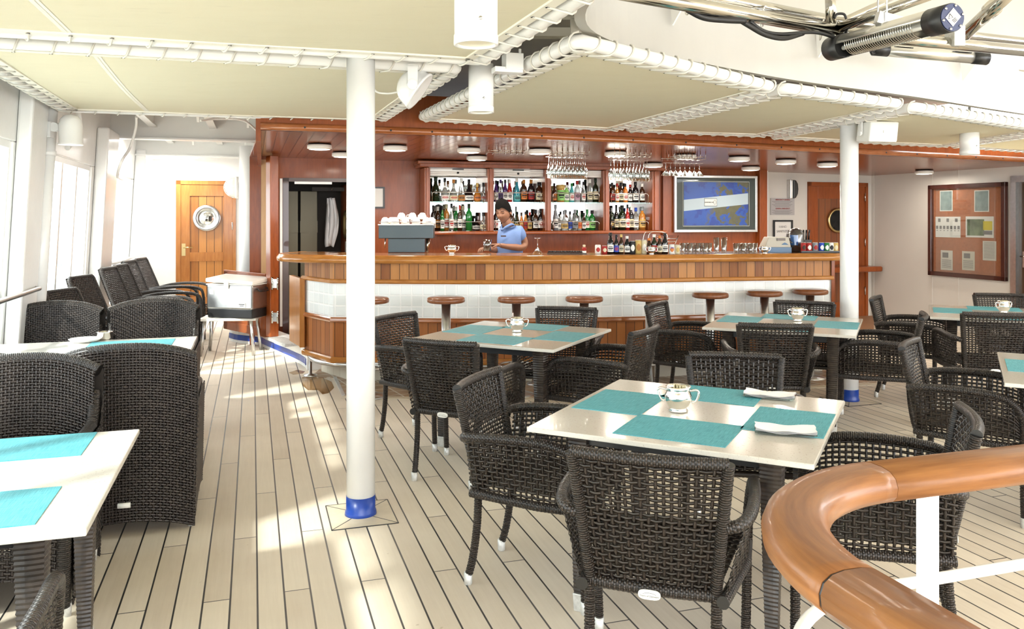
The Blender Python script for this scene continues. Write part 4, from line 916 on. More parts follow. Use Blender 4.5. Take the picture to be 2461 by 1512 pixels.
# foot rail
fr_ = spline([(-1.80, 8.22, .19), (-1.93, 8.12, .19), (-1.97, 7.96, .19), (-1.88, 7.78, .18), (-1.68, 7.62, .18), (-1.45, 7.55, .18), (-.1, 7.50, .18), (.66, 7.57, .18), (1.3, 7.68, .18), (1.9, 7.82, .18), (2.5, 7.93, .18), (3.1, 8.02, .18)], 5)
t = thing('foot_rail', 'brushed steel foot rail running along the base of the bar', 'rail', (-1.95, 7.93, 0)); o0 = t.location.copy()
m = MB(); m.tube([p-o0 for p in fr_], .022, 14); obj('rail_tube', m, STEEL, t)
for x, y in ((-1.96, 7.93), (-.9, 7.53), (.2, 7.53), (1.3, 7.69), (2.3, 7.90)):
    c = Vector((x, y, 0))-o0; m = MB(); m.lathe([(.065, 0), (.065, .02), (.016, .03), (.014, .17)], c, 18); obj('stanchion', m, STEEL, t)
# stools
st = [(889, 714), (1072, 713), (1241, 712), (1404, 711), (1562, 708), (1707, 702), (1837, 698), (1947, 694)]
s0 = None
for i, (x, y) in enumerate(st):
    p = P(x, y, .86); p.z = 0
    lab = 'round wooden bar stool, %s' % (['half hidden behind the thick white post', 'second from the left along the bar', 'behind the sugar bowl of the middle table', 'behind the chair at the back of the middle table', 'fifth from the left along the bar', 'sixth from the left along the bar', 'seventh from the left along the bar', 'nearest the right post'][i])
    if s0 is None:
        s0 = thing('bar_stool', lab, 'stool', p, 0, 'bar stools')
        m = MB(); m.lathe([(.145, .808), (.163, .815), (.166, .83), (.163, .848), (.15, .856), (.0, .858)], (0, 0, 0), 36); obj('seat', m, wood('stool_seat', (.15, .05, .02), (.27, .10, .04), (1, 6, 1), 6, .35, .4), s0)
        m = MB(); m.lathe([(.04, .02), (.04, .808)], (0, 0, 0), 24); obj('pedestal', m, STEEL, s0)
        m = MB(); m.lathe([(.15, 0), (.15, .012), (.05, .03)], (0, 0, 0), 28); obj('base', m, STEEL, s0)
        m = MB(); m.tube([(.15*math.cos(a), .15*math.sin(a), .26) for a in [q*PI/12 for q in range(24)]], .010, 8, closed=True)
        for a in (0, PI/2, PI, 3*PI/2): m.tube([(.04*math.cos(a), .04*math.sin(a), .26), (.15*math.cos(a), .15*math.sin(a), .26)], .007, 6)
        obj('foot_ring', m, STEEL, s0)
    else: dup(s0, p, random.random()*3, lab)
# ------------------------------------------------------------------ bottle cabinet on the back wall
OFF = .40
def cz(x, y, o=OFF): return WP(x, o, y=y).z
cab = thing('bottle_cabinet', 'wall cabinet of four mirrored bottle niches in dark wood', 'cabinet', WP(1300, 0, z=0), WROT); co0 = cab.location.copy(); Ri = Matrix.Rotation(-WROT, 3, 'Z')
def cb(mb, x0, x1, z0, z1, o0, o1):       # box between photo columns at the cabinet front, local to the cabinet
    A = Ri @ (WP(x0, OFF, z=0)-co0); B = Ri @ (WP(x1, OFF, z=0)-co0)
    mb.box(((A.x+B.x)/2, -(o0+o1)/2, (z0+z1)/2), (B.x-A.x, abs(o1-o0), z1-z0))
zt, zb = 2.16, 1.375
for a, b in ((1020, 1034), (1568, 1584), (1172, 1187), (1310, 1325), (1450, 1465)): m = MB(); cb(m, a, b, zb, zt, .02, OFF); cb(m, a+4, b-4, zb, zt, OFF-.002, OFF+.02); obj('divider', m, MAHO, cab, bevel=.004)
m = MB(); cb(m, 1008, 1600, 2.165, 2.21, .02, OFF+.05); cb(m, 1004, 1604, 2.205, 2.245, .02, OFF+.02); obj('cornice', m, MAHO, cab, bevel=.006)
m = MB(); cb(m, 1012, 1600, 1.335, 1.375, .02, OFF+.06); obj('ledge', m, MAHO, cab, bevel=.012)
m = MB(); cb(m, 1034, 1568, zb, zt, .02, .04); obj('mirror_back', m, MIRROR, cab)
NX = [(1034, 1172), (1187, 1310), (1325, 1450), (1465, 1568)]
for i, (a, b) in enumerate(NX):
    sm = MB(); cb(sm, a, b, 1.735, 1.743, .06, OFF-.04); obj('glass_shelf', sm, glassy('shelf_glass', (.75, .92, .86), .3), cab)
    sm = MB()
    for k in range(4): cb(sm, a+.5, b-.5, 2.072+.022*k, 2.090+.022*k, .30, .33)
    sh = obj('roller_shutter', sm, PLAS, cab)
    sm = MB(); xm = (a+b)/2; A = Ri @ (WP(xm, OFF, z=0)-co0); sm.box((A.x, -.345, 2.148), (.14, .03, .014)); sm.lathe([(0, .012), (.014, .012), (.014, 0)], (A.x, -.33, 2.105), 12, M=Matrix.Rotation(PI/2, 3, 'X')); obj('shutter_lock', sm, BLACK, sh)
    for zz, nm in ((1.755, 'guard_rail'), (1.387, 'guard_rail')):
        A = Ri @ (WP(a+5, OFF, z=0)-co0); B = Ri @ (WP(b-9, OFF, z=0)-co0); o_ = OFF-.015
        sm = MB(); sm.tube([(A.x, -o_, zz-.02), (A.x, -o_, zz+.09), (A.x+.02, -o_, zz+.105), (B.x-.02, -o_, zz+.105), (B.x, -o_, zz+.09), (B.x, -o_, zz-.02)], .0055, 8); obj(nm, sm, CHROME, cab)
m = MB(); wbox(m, 1590, 1622, 1.3, 2.2, 0, .05); wbox(m, 868, 900, 0, 2.2, 0, .01); struct('trim_29', m, MAHO)
# ------------------------------------------------------------------ bottles
CM = {'dg': (.008, .02, .008), 'gr': (.01, .16, .03), 'br': (.035, .014, .006), 'am': (.42, .17, .03), 'bk': (.006, .006, .008), 'cl': (.62, .65, .64), 'fr': (.45, .50, .50), 'bl': (.02, .22, .30), 'pu': (.05, .02, .12),
      'tq': (.08, .38, .40), 'pk': (.50, .30, .40), 'gy': (.22, .24, .26), 'rd': (.35, .015, .012), 'wh': (.75, .74, .70), 'cr': (.62, .56, .38), 'go': (.55, .38, .12), 'bu': (.01, .05, .38), 'or': (.60, .18, .03), 'lg': (.25, .55, .15), 'ol': (.10, .11, .03)}
CN = {'dg': 'dark green', 'gr': 'bright green', 'br': 'dark brown', 'am': 'amber', 'bk': 'black', 'cl': 'clear', 'fr': 'frosted', 'bl': 'teal blue', 'pu': 'deep purple', 'tq': 'turquoise', 'pk': 'pale pink', 'gy': 'grey', 'rd': 'red', 'wh': 'white', 'cr': 'cream', 'go': 'gold', 'bu': 'blue', 'or': 'orange', 'lg': 'light green', 'ol': 'olive'}
def bmat(c):
    if c in ('cl', 'fr'): return mat('bottle_'+c, (.80, .84, .83) if c == 'cl' else (.62, .66, .66), .04 if c == 'cl' else .35, trans=.85 if c == 'cl' else .45, ior=1.25)
    return mat('bottle_'+c, CM[c], .08, coat=.5)
def lmat(c): return mat('label_'+c, CM[c], .6)
SH = {'wine': [(0, 0), (.5, .0), (.5, .58), (.42, .68), (.2, .76), (.19, .93)], 'champ': [(0, 0), (.5, 0), (.5, .42), (.40, .58), (.24, .72), (.19, .93)], 'cognac': [(0, 0), (.5, 0), (.52, .12), (.46, .38), (.28, .52), (.16, .62), (.13, .93)],
      'square': [(0, 0), (.5, 0), (.5, .60), (.46, .68), (.2, .74), (.18, .90)], 'round': [(0, 0), (.42, 0), (.52, .2), (.5, .38), (.3, .52), (.16, .6), (.15, .9)], 'slim': [(0, 0), (.5, 0), (.5, .50), (.36, .64), (.22, .78), (.2, .94)], 'beer': [(0, 0), (.5, 0), (.5, .52), (.42, .62), (.24, .74), (.2, .95)],
      'jar': [(0, 0), (.5, 0), (.5, .78), (.44, .86)], 'cone': [(0, 0), (.5, 0), (.5, .3), (.2, .72), (.17, .93)]}
BC = {}
def bottle(loc, h, w, shape, col, lab, lc, cc, label, group, facing=0.0):
    key = (round(h, 3), round(w, 3), shape, col, lc, cc)
    prof = SH[shape]; n = 16
    t = thing('bottle', label, 'bottle', loc, facing, group)
    m = MB(); m.lathe([(r*w, z*h) for r, z in prof], (0, 0, 0), n); obj('glass_body', m, bmat(col), t)
    nk = prof[-1]; m = MB(); m.lathe([(nk[0]*w*1.25, h*(nk[1]-.10)), (nk[0]*w*1.3, h*(nk[1]-.09)), (nk[0]*w*1.3, h), (0, h)], (0, 0, 0), 12); obj('cap', m, lmat(cc), t)
    if lab:
        z0, z1 = {'wine': (.12, .46), 'champ': (.1, .34), 'cognac': (.08, .28), 'square': (.12, .52), 'round': (.1, .34), 'slim': (.1, .44), 'beer': (.1, .44), 'jar': (.1, .7), 'cone': (.05, .28)}[shape]
        R = w*(.5 if shape not in ('round', 'cognac') else .53)+.0012; m = MB()
        m.grid(lambda u, v: Vector((R*math.sin((u-.5)*2.3), -R*math.cos((u-.5)*2.3), h*(z0+(z1-z0)*v))), 8, 1); lo = obj('label_sheet', m, lmat(lc), t)
        m = MB()
        for k, (fz, fw) in enumerate(((.74, .55), (.5, .75), (.28, .5))):
            R2 = R+.0008; zc_ = h*(z0+(z1-z0)*fz); hh = h*(z1-z0)*.045*(2 if k == 1 else 1)
            m.grid(lambda u, v: Vector((R2*math.sin((u-.5)*2.0*fw), -R2*math.cos((u-.5)*2.0*fw), zc_-hh+2*hh*v)), 6, 1)
        obj('label_print', m, lmat('rd' if (int(h*1000)+int(w*1000)) % 3 == 0 and lc != 'rd' else 'bk' if lc != 'bk' else 'go'), lo)
    return t
def shelf(ni, up, items):
    base = 1.744 if up else 1.377; where = ORD[ni]; sname = ('upper' if up else 'lower')+' shelf of the '+where+' bottle niche'
    n = len(items)
    for i, (x, h, w, sh, col, lc, cc) in enumerate(items):
        deep = .13 if i % 2 and n > 9 else .24
        p = WP(x, deep, z=base); s_ = p.y/F
        bottle(p, h*s_, w*s_, sh, col, lc is not None, lc or 'wh', cc, '%s bottle, %s cap, %s on the %s' % (CN[col], CN[cc], ORD[i], sname), 'bottles on the '+sname, WROT)
shelf(0, True, [(1047, 60, 19, 'champ', 'dg', None, 'dg'), (1069, 57, 20, 'cognac', 'cl', 'wh', 'bk'), (1090, 54, 21, 'cognac', 'cl', 'cr', 'am'), (1109, 57, 17, 'cone', 'cl', 'am', 'cl'), (1127, 54, 22, 'cognac', 'bk', 'wh', 'bk'), (1147, 45, 17, 'round', 'am', 'or', 'go'), (1162, 46, 16, 'round', 'cl', 'gy', 'bk')])
shelf(0, False, [(1041, 62, 12, 'wine', 'bk', 'wh', 'bk'), (1052, 58, 14, 'wine', 'br', 'am', 'wh'), (1063, 60, 10, 'slim', 'gr', 'wh', 'bk'), (1073, 64, 15, 'wine', 'am', 'wh', 'cr'), (1085, 66, 12, 'slim', 'cl', 'wh', 'bk'), (1096, 58, 16, 'wine', 'gr', 'wh', 'wh'), (1105, 62, 11, 'wine', 'br', 'wh', 'rd'), (1113, 60, 15, 'wine', 'cl', 'wh', 'cr'), (1127, 65, 16, 'wine', 'gr', None, 'dg'), (1144, 36, 19, 'round', 'bk', 'wh', 'bk'), (1162, 44, 18, 'round', 'cl', 'cr', 'bk')])
shelf(1, True, [(1192, 52, 11, 'slim', 'pu', 'wh', 'bk'), (1203, 54, 12, 'slim', 'cl', 'pu', 'pu'), (1214, 54, 12, 'slim', 'pu', 'wh', 'bk'), (1225, 54, 12, 'slim', 'rd', 'wh', 'wh'), (1242, 58, 17, 'cone', 'bl', 'tq', 'wh'), (1259, 54, 16, 'wine', 'br', 'or', 'am'), (1276, 54, 16, 'wine', 'bk', 'rd', 'am'), (1296, 48, 20, 'wine', 'br', 'cr', 'bk')])
shelf(1, False, [(1192, 56, 12, 'wine', 'bk', 'wh', 'bk'), (1228, 50, 13, 'wine', 'br', 'go', 'bk'), (1240, 58, 13, 'cognac', 'dg', 'go', 'bk'), (1253, 42, 9, 'slim', 'or', 'go', 'br'), (1263, 46, 10, 'slim', 'am', 'rd', 'bk'), (1273, 44, 11, 'slim', 'br', 'go', 'rd'), (1287, 50, 14, 'wine', 'br', 'wh', 'bk'), (1300, 52, 15, 'wine', 'bk', 'wh', 'bk')])
shelf(2, True, [(1332, 46, 11, 'slim', 'br', 'or', 'bk'), (1347, 42, 19, 'jar', 'am', 'lg', 'go'), (1361, 42, 14, 'wine', 'lg', 'wh', 'wh'), (1374, 46, 12, 'slim', 'tq', 'wh', 'gr'), (1387, 52, 14, 'wine', 'fr', 'pk', 'rd'), (1402, 50, 11, 'slim', 'cl', 'wh', 'bk'), (1417, 56, 14, 'wine', 'cl', 'cr', 'wh'), (1431, 58, 14, 'wine', 'dg', 'cr', 'dg')])
shelf(2, False, [(1335, 62, 13, 'slim', 'gy', 'wh', 'gy'), (1344, 40, 9, 'slim', 'cl', 'wh', 'bk'), (1356, 48, 18, 'round', 'fr', 'go', 'gy'), (1370, 46, 10, 'slim', 'cl', 'bu', 'bk'), (1382, 50, 15, 'wine', 'cl', 'gy', 'gy'), (1393, 44, 10, 'slim', 'fr', 'or', 'wh'), (1403, 42, 10, 'slim', 'br', 'wh', 'bk'), (1411, 50, 11, 'wine', 'gr', 'wh', 'gr'), (1423, 48, 16, 'wine', 'gr', 'lg', 'bk')])
shelf(3, True, [(1471, 48, 13, 'wine', 'br', 'rd', 'bk'), (1483, 46, 10, 'slim', 'am', 'wh', 'rd'), (1492, 48, 13, 'wine', 'br', 'cr', 'bk'), (1503, 46, 12, 'wine', 'or', 'wh', 'bk'), (1514, 44, 11, 'slim', 'bk', 'wh', 'rd'), (1527, 50, 15, 'wine', 'bk', 'wh', 'bk'), (1543, 46, 13, 'wine', 'br', 'wh', 'wh')])
shelf(3, False, [(1470, 54, 11, 'wine', 'dg', 'bk', 'gy'), (1481, 58, 12, 'wine', 'bk', 'cr', 'bk'), (1495, 60, 18, 'wine', 'dg', 'cr', 'bk'), (1508, 62, 11, 'slim', 'rd', 'wh', 'bk'), (1517, 58, 12, 'wine', 'bk', 'cr', 'wh'), (1528, 54, 14, 'wine', 'cl', 'wh', 'bu'), (1543, 56, 17, 'wine', 'am', 'go', 'gy')])
# framed chart (glazed print, with the reflection in its glass painted on) right of the niches
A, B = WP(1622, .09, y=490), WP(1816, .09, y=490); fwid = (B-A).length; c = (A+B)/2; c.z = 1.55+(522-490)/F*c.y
fh = 130/F*c.y; t = thing('framed_chart', 'large silver-framed glazed blue chart with a painted pale reflection on the bar wall', 'picture', c, WROT)
m = MB()
for q in ((-fwid/2, 0, .035, fh+.035), (fwid/2, 0, .035, fh+.035), (0, fh/2, fwid, .035), (0, -fh/2, fwid, .035)): m.box((q[0], 0, q[1]), (q[2], .05, q[3]))
obj('frame', m, STEEL, t, bevel=.004)
def chart_mat():
    s = NT('chart_and_reflection'); v = s.coord(); x, y, z = s.sep(v)
    n = s.noise(s.comb(x, z, 0.0), 5.0, 4, .6)
    zz = s.math('SUBTRACT', z, s.math('MULTIPLY', x, .10))
    sea = s.mix(s.rng(n, .42, .46, 0, 1), (.006, .035, .26), (.012, .07, .36))
    land = s.mix(s.noise(v, 18.0, 4), (.05, .05, .022), (.14, .125, .06))
    lm = s.math('MULTIPLY', s.rng(n, .50, .52, 0, 1), s.rng(s.math('ADD', x, s.math('MULTIPLY', z, -.3)), -.15, .0, 0, 1))
    c = s.mix(lm, sea, land)
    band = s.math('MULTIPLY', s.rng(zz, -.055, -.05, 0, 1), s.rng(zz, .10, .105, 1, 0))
    c = s.mix(band, c, (.42, .50, .56))  # pale band paints the reflection in the glass
    ex = s.math('MAXIMUM', s.math('ABSOLUTE', s.math('DIVIDE', x, fwid/2)), s.math('ABSOLUTE', s.math('DIVIDE', z, fh/2)))
    c = s.mix(s.rng(ex, .79, .80, 0, 1), c, (.018, .028, .024))
    s.set(col=c, rough=.5); return s.m
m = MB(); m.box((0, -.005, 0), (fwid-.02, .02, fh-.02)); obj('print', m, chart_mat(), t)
m = MB(); w2, h2 = fwid*.41, fh*.41
m.tube([(-w2, -.018, -h2), (w2, -.018, -h2), (w2, -.018, h2), (-w2, -.018, h2)], .004, 4, closed=True); obj('inner_line', m, PLAS, t)
m = MB(); m.box((-.09, -.018, .02), (.19, .004, .105)); sgn = obj('reflected_sign', m, PAPER, t)  # mirrored sign from the reflection, modelled onto the chart
m = MB(); m.tube([(-.185, -.021, -.032), (.005, -.021, -.032), (.005, -.021, .072), (-.185, -.021, .072)], .003, 4, closed=True); m.tube([(-.027+.018*math.cos(a), -.021, .02+.03*math.sin(a)) for a in [q*PI/6 for q in range(12)]], .002, 4, closed=True); obj('reflected_sign_border', m, INK, sgn)
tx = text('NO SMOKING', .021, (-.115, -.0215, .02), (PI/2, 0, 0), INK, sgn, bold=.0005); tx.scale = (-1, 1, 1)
m = MB(); m.box((0, -.030, 0), (fwid-.03, .003, fh-.03)); obj('glass_front', m, glassy('picture_glass', (.97, .98, .98), .03), t)
t = thing('framed_certificate', 'small black framed certificate on the bar wall just right of the big post', 'picture', WP(905, .03, y=475), WROT)
m = MB()
for q in ((-.09, 0, .02, .27), (.09, 0, .02, .27), (0, .125, .19, .02), (0, -.125, .19, .02)): m.box((q[0], 0, q[1]), (q[2], .03, q[3]))
obj('frame', m, BLACK, t); m = MB(); m.box((0, 0, 0), (.17, .01, .24)); obj('sheet', m, PAPER, t)
# ------------------------------------------------------------------ things on the bar top
def on(x, Y=7.72): return Vector(((x-CX)/F*Y, Y, 1.202))
def can(loc, h, w, c, c2, label, group, big=None, word=None):
    t = thing('drink_can', label, 'can', loc, 0, group); r = w/2
    m = MB(); m.lathe([(r*.86, 0), (r, h*.05), (r, h*.90), (r*.86, h*.97)], (0, 0, 0), 18); obj('body', m, lmat(c), t)
    m = MB(); m.lathe([(r*.86, h*.97), (r*.88, h), (r*.8, h*.985), (0, h*.985)], (0, 0, 0), 18); obj('lid', m, ALU, t)
    m = MB(); R = r+.0008; m.grid(lambda u, v: Vector((R*math.sin((u-.5)*1.6)*math.sin(PI*(.08+.84*v))*.95, -R*math.cos((u-.5)*1.6*math.sin(PI*(.08+.84*v))), h*(.22+.5*v))), 8, 8); lo = obj('emblem', m, lmat(c2), t)
    if word: text(word, h*.24, (0, -R-.002, h*.66), (PI/2, 0, 0), lmat('bk' if c != 'rd' else 'wh') if word != 'Lite' else lmat('bu'), t, bold=.0005)
    return t
can(on(1437), 22*.00394, .056, 'wh', 'rd', 'white drink can with a red emblem, leftmost of the beers on the bar top', 'beers lined up on the bar')
can(on(1453), 20*.00394, .052, 'rd', 'cr', 'red and cream drink can, second in the row of beers on the bar top', 'beers lined up on the bar')
def beer(x, h, w, col, lc, cc, lab): bottle(on(x), h*.00394, w*.00394, 'beer', col, True, lc, cc, lab, 'beers lined up on the bar')
beer(1467, 51, 16, 'bk', 'wh', 'bk', 'tallest black beer bottle with a white label at the left of the beers')
beer(1481, 46, 12, 'bk', 'bu', 'bk', 'black beer bottle with a bright blue label')
beer(1493, 47, 12, 'br', 'cr', 'go', 'brown beer bottle with gold neck foil and cream oval label')
beer(1507, 43, 14, 'bk', 'wh', 'wh', 'black beer bottle with white neck band and white label')
can(on(1520), 31*.00394, .058, 'bk', 'wh', 'tall black can with a white emblem in the middle of the beers', 'beers lined up on the bar')
can(on(1534), 34*.00394, .060, 'go', 'am', 'tall gold can in the middle of the beers', 'beers lined up on the bar')
can(on(1548), 34*.00394, .054, 'cr', 'wh', 'tall cream can right of the gold can', 'beers lined up on the bar')
beer(1560, 38, 14, 'br', 'rd', 'or', 'short brown beer bottle with an orange cap'); beer(1572, 47, 14, 'dg', 'rd', 'wh', 'dark green beer bottle with white neck foil and red label')
beer(1585, 44, 13, 'br', 'cr', 'or', 'brown beer bottle with cream oval label and orange neck'); beer(1598, 50, 15, 'bk', 'wh', 'bk', 'tall black beer bottle with a white label at the right of the beers')
can(on(1614), 23*.00394, .056, 'wh', 'or', 'white can lettered Lite near the right end of the beers', 'beers lined up on the bar', word='Lite')
can(on(1628), 22*.00394, .048, 'cr', 'go', 'cream and green label can at the right end of the beers', 'beers lined up on the bar')
m = MB(); m.lathe([(.0, 0), (.02, 0), (.02, .03)], (0, 0, 0), 14); m.lathe([(.02, .03), (.02, .062), (.0, .064)], (0, 0, 0), 14, mi=1); m.lathe([(.012, .062), (.014, .085), (0, .088)], (0, 0, 0), 14, mi=2)
tag(obj('small_red_bottle', m, [lmat('wh'), lmat('rd'), lmat('cr')], loc=on(1404)), 'tiny red capped bottle alone left of the beers on the bar', 'bottle')
m = MB()
for k in range(46): a = random.random()*6.28; m.tube([(-.17+.34*k/45+.01*math.cos(a), .01*math.sin(a), .012), (-.17+.34*k/45, 0, .028), (-.17+.34*k/45-.01*math.cos(a), -.01*math.sin(a), .012)], .004, 5)
m.box((0, 0, .004), (.37, .05, .008)); tag(obj('bar_mat', m, mat('dark_rubber', (.02, .015, .012), .5), loc=on(1362)), 'dark rubber spill mat lying on the bar left of the beers', 'mat')
# tumblers
GP = [(.028, 0), (.030, .003), (.036, .085), (.0345, .085), (.028, .010), (0, .008)]
def tumbler(x, Y, s, sz, label, group):
    m = MB(); m.lathe([(r*s, z*sz) for r, z in GP], (0, 0, 0), 18); tag(obj('glass_tumbler', m, GLASS2, loc=on(x, Y)), label, 'glass', group)
GLASS2 = glassy('bar_glass', (.84, .86, .86), .6)
for i in range(8): tumbler(1640+9.2*i, 7.9+.06*(i % 2), .8, 1.15, 'clear upturned tumbler between the beers and the tall glasses, %s from the left' % ORD[i], 'tumblers right of the beers')
for i, x in enumerate((1722, 1740)): tumbler(x, 8.0, .85, 1.75, 'tall clear highball glass, %s of the two standing alone on the bar' % ('left' if i == 0 else 'right'), 'two tall glasses on the bar')
for i in range(6): tumbler(1769+9*i, 7.95+.06*(i % 2), .8, 1.1, 'clear upturned tumbler left of the ice chest, %s from the left' % ORD[i], 'tumblers left of the ice chest')
# two-handled sugar bowl
def sugar_mesh():
    a = MB(); a.lathe([(.0, 0), (.030, 0), (.031, .004), (.026, .010), (.036, .022), (.043, .038), (.044, .050), (.038, .064), (.036, .072), (.041, .082), (.039, .082), (.034, .071), (.040, .050), (.034, .02), (0, .014)], (0, 0, 0), 36)
    b = []
    for s_ in (-1, 1):
        h = MB(); h.tube(spline([(s_*.038, 0, .068), (s_*.058, 0, .072), (s_*.066, 0, .062), (s_*.058, 0, .038), (s_*.044, 0, .030)], 6), .0038, 8); b.append(h)
    return a, b
sg0 = None
def sugar(loc, rz, label, k=1.0):
    global sg0
    if sg0 is None:
        a, b = sugar_mesh(); sg0 = thing('sugar_bowl', label, 'sugar bowl', loc, rz, 'silver sugar bowls'); obj('bowl', a, SILV, sg0)
        for h in b: obj('handle', h, SILV, sg0)
        m = MB()
        for i in range(5): m.box((-.012+.006*i, .002*(i % 2), .074), (.003, .03, .022), .3*i)
        obj('sugar_packets', m, lmat('cr'), sg0); t = sg0
    else: t = dup(sg0, loc, rz, label)
    t.scale = (k, k, k); return t
sugar(P(1630, 988, .742), -.35, 'silver two-handled sugar bowl on the front right table', 1.28)
sugar(P(1243, 797, .742), .1, 'silver two-handled sugar bowl on the middle table', 1.2); sugar(P(1917, 771, .742), .1, 'silver two-handled sugar bowl on the table before the right post', 1.2)
sugar(P(2412, 751, .742), .2, 'silver sugar bowl on the far right table', 1.2); sugar(on(1086), 0, 'silver sugar bowl on the bar left of the barman', 1.0); sugar(on(1566, 7.62), 0, 'silver sugar bowl in front of the beers on the bar', .85); sugar(on(1838, 7.8), 0, 'silver sugar bowl left of the ice chest on the bar', .85)
# espresso machine
p = on(978, 8.05); t = thing('espresso_machine', 'dark slate espresso machine on the bar with cups on its roof', 'coffee machine', p, math.radians(3))
SLATE = mat('slate_panel', (.045, .065, .075), .3, .3)
m = MB(); m.box((0, .05, .205), (.53, .34, .13)); obj('hood', m, SLATE, t, bevel=.006); m = MB(); m.box((0, .10, .07), (.36, .30, .14)); obj('body', m, SLATE, t, bevel=.006)
m = MB(); m.box((0, .05, .275), (.54, .35, .01)); m.tube([(-.26, -.12, .30), (.26, -.12, .30)], .004, 6); m.tube([(.20, .0, 0), (.20, .0, .14)], .012, 8); obj('chrome_trim', m, CHROME, t)
m = MB(); m.tube([(-.2, -.1, .14), (-.2, -.13, .12), (-.205, -.13, .05)], .006, 8); obj('steam_wand', m, CHROME, t); m = MB(); m.tube([(.22, -.1, .14), (.23, -.13, .12), (.215, -.13, .05)], .006, 8); obj('steam_wand', m, CHROME, t)
cm = MB(); cm.lathe([(.042, 0), (.044, .004), (.041, .03), (.030, .056), (.018, .062), (.018, .066), (0, .066)], (0, 0, 0), 20); cm.tube(spline([(.038, 0, .02), (.062, 0, .022), (.060, 0, .04), (.034, 0, .045)], 4), .004, 6)
c0 = None
for i, (x, yy, z) in enumerate(((-.22, 0, 0), (-.12, -.02, 0), (-.02, 0, 0), (.09, -.02, 0), (.19, 0, 0), (-.17, .08, .0), (-.07, .09, .045), (.04, .09, .045), (.14, .08, .045), (.23, .09, 0))):
    lp = p+Vector((x, yy+.03, .281+z)); lab = 'cream coffee cup upturned on the espresso machine, %s in the %s row' % (ORD[i % 5], 'front' if i < 5 else 'back')
    o = obj('coffee_cup', cm, CERAM, loc=lp, rz=i*1.3) if c0 is None else c0.copy()
    if c0 is None: c0 = o
    else: C.objects.link(o); o.location = lp; o.rotation_euler = (0, 0, i*1.3)
    tag(o, lab, 'cup', 'cups on the espresso machine')
# ice chest, steel citrus press, knives, cans
p = on(1863, 8.15); t = thing('ice_chest', 'beige and blue cool box with sloping sides on the bar', 'cool box', p, 0)
m = MB(); m.prism([(-.13, -.1), (.13, -.1), (.13, .1), (-.13, .1)], 0, .05); obj('base', m, mat('cool_blue', (.10, .19, .32), .4), t)
m = MB(); m.add([(-.135, -.1, .05), (.125, -.1, .05), (.125, .1, .05), (-.135, .1, .05), (-.09, -.08, .15), (.11, -.08, .15), (.11, .08, .15), (-.09, .08, .15)], [(3, 2, 1, 0), (4, 5, 6, 7), (0, 1, 5, 4), (1, 2, 6, 5), (2, 3, 7, 6), (3, 0, 4, 7)]); obj('lid', m, mat('cool_beige', (.48, .45, .38), .45), t, bevel=.006)
m = MB(); m.box((.03, -.092, .128), (.08, .01, .026)); obj('handle', m, mat('taupe_plastic', (.16, .13, .11), .4), t)
m = MB(); m.add([(.03, -.0985, .075), (.10, -.0985, .075), (.085, -.094, .088), (.065, -.0925, .098), (.045, -.094, .088)], [(0, 1, 2, 3, 4)]); obj('mountain_emblem', m, mat('cool_blue', 0), t)
p = on(1911, 8.2); t = thing('citrus_press', 'rounded grey steel appliance with a blue front window on the bar', 'appliance', p, 0); t.rotation_euler = (0, 0, .5)
GR = mat('grey_steel', (.20, .20, .20), .25, .9)
m = MB(); m.lathe([(.0, 0), (.085, 0), (.09, .10), (.085, .17), (.065, .215), (.03, .235), (0, .24)], (0, 0, 0), 32); obj('body', m, GR, t)
m = MB(); m.grid(lambda u, v: Vector((-.091*math.cos((u-.5)*1.3+.25), -.091*math.sin((u-.5)*1.3+.75)*1.0, .07+.10*v)), 10, 8); obj('window', m, mat('blue_window', (.02, .10, .30), .15, coat=1), t)
m = MB(); m.tube(spline([(-.092, .0, .12), (-.095, -.035, .10), (-.08, -.055, .085)], 4), .005, 6); obj('window_trim', m, CHROME, t); m = MB(); m.lathe([(.02, 0), (.018, .05), (0, .055)], (.09, -.02, .08), 14, M=Matrix.Rotation(PI/2, 3, 'Y')); obj('spout', m, CHROME, t)
p = on(1938, 8.25); t = thing('knife_block', 'dark block with three black handled knives standing beside the steel appliance', 'knife block', p)
m = MB(); m.box((0, 0, .06), (.09, .07, .12)); obj('block', m, mat('dark_block', (.03, .02, .018), .4), t, bevel=.004)
for i in range(3): m = MB(); m.tube([(-.028+.025*i, 0, .12), (-.03+.030*i, 0, .22)], .009, 8, sx=.7); obj('knife_handle', m, BLACK, t)
t = thing('can_tray', 'low dark tray holding soft drink cans at the right end of the bar', 'tray', on(1968, 7.98)); m = MB(); m.box((0, 0, .004), (.37, .09, .008)); m.box((0, -.043, .012), (.37, .004, .016)); obj('tray', m, BLACK, t)
for i, (x, c, c2, w) in enumerate(((1931, 'rd', 'br', None), (1944, 'rd', 'wh', None), (1959, 'gy', 'rd', None), (1974, 'bu', 'wh', None), (1986, 'gr', 'wh', None), (1997, 'wh', 'bk', None), (2008, 'go', 'cr', None))):
    q = on(x, 7.98); q.z += .008; can(q, .092, .052, c, c2, '%s soft drink can, %s emblem, %s in the tray on the bar' % (CN[c], CN[c2], ORD[i]), 'soft drink cans in the tray')
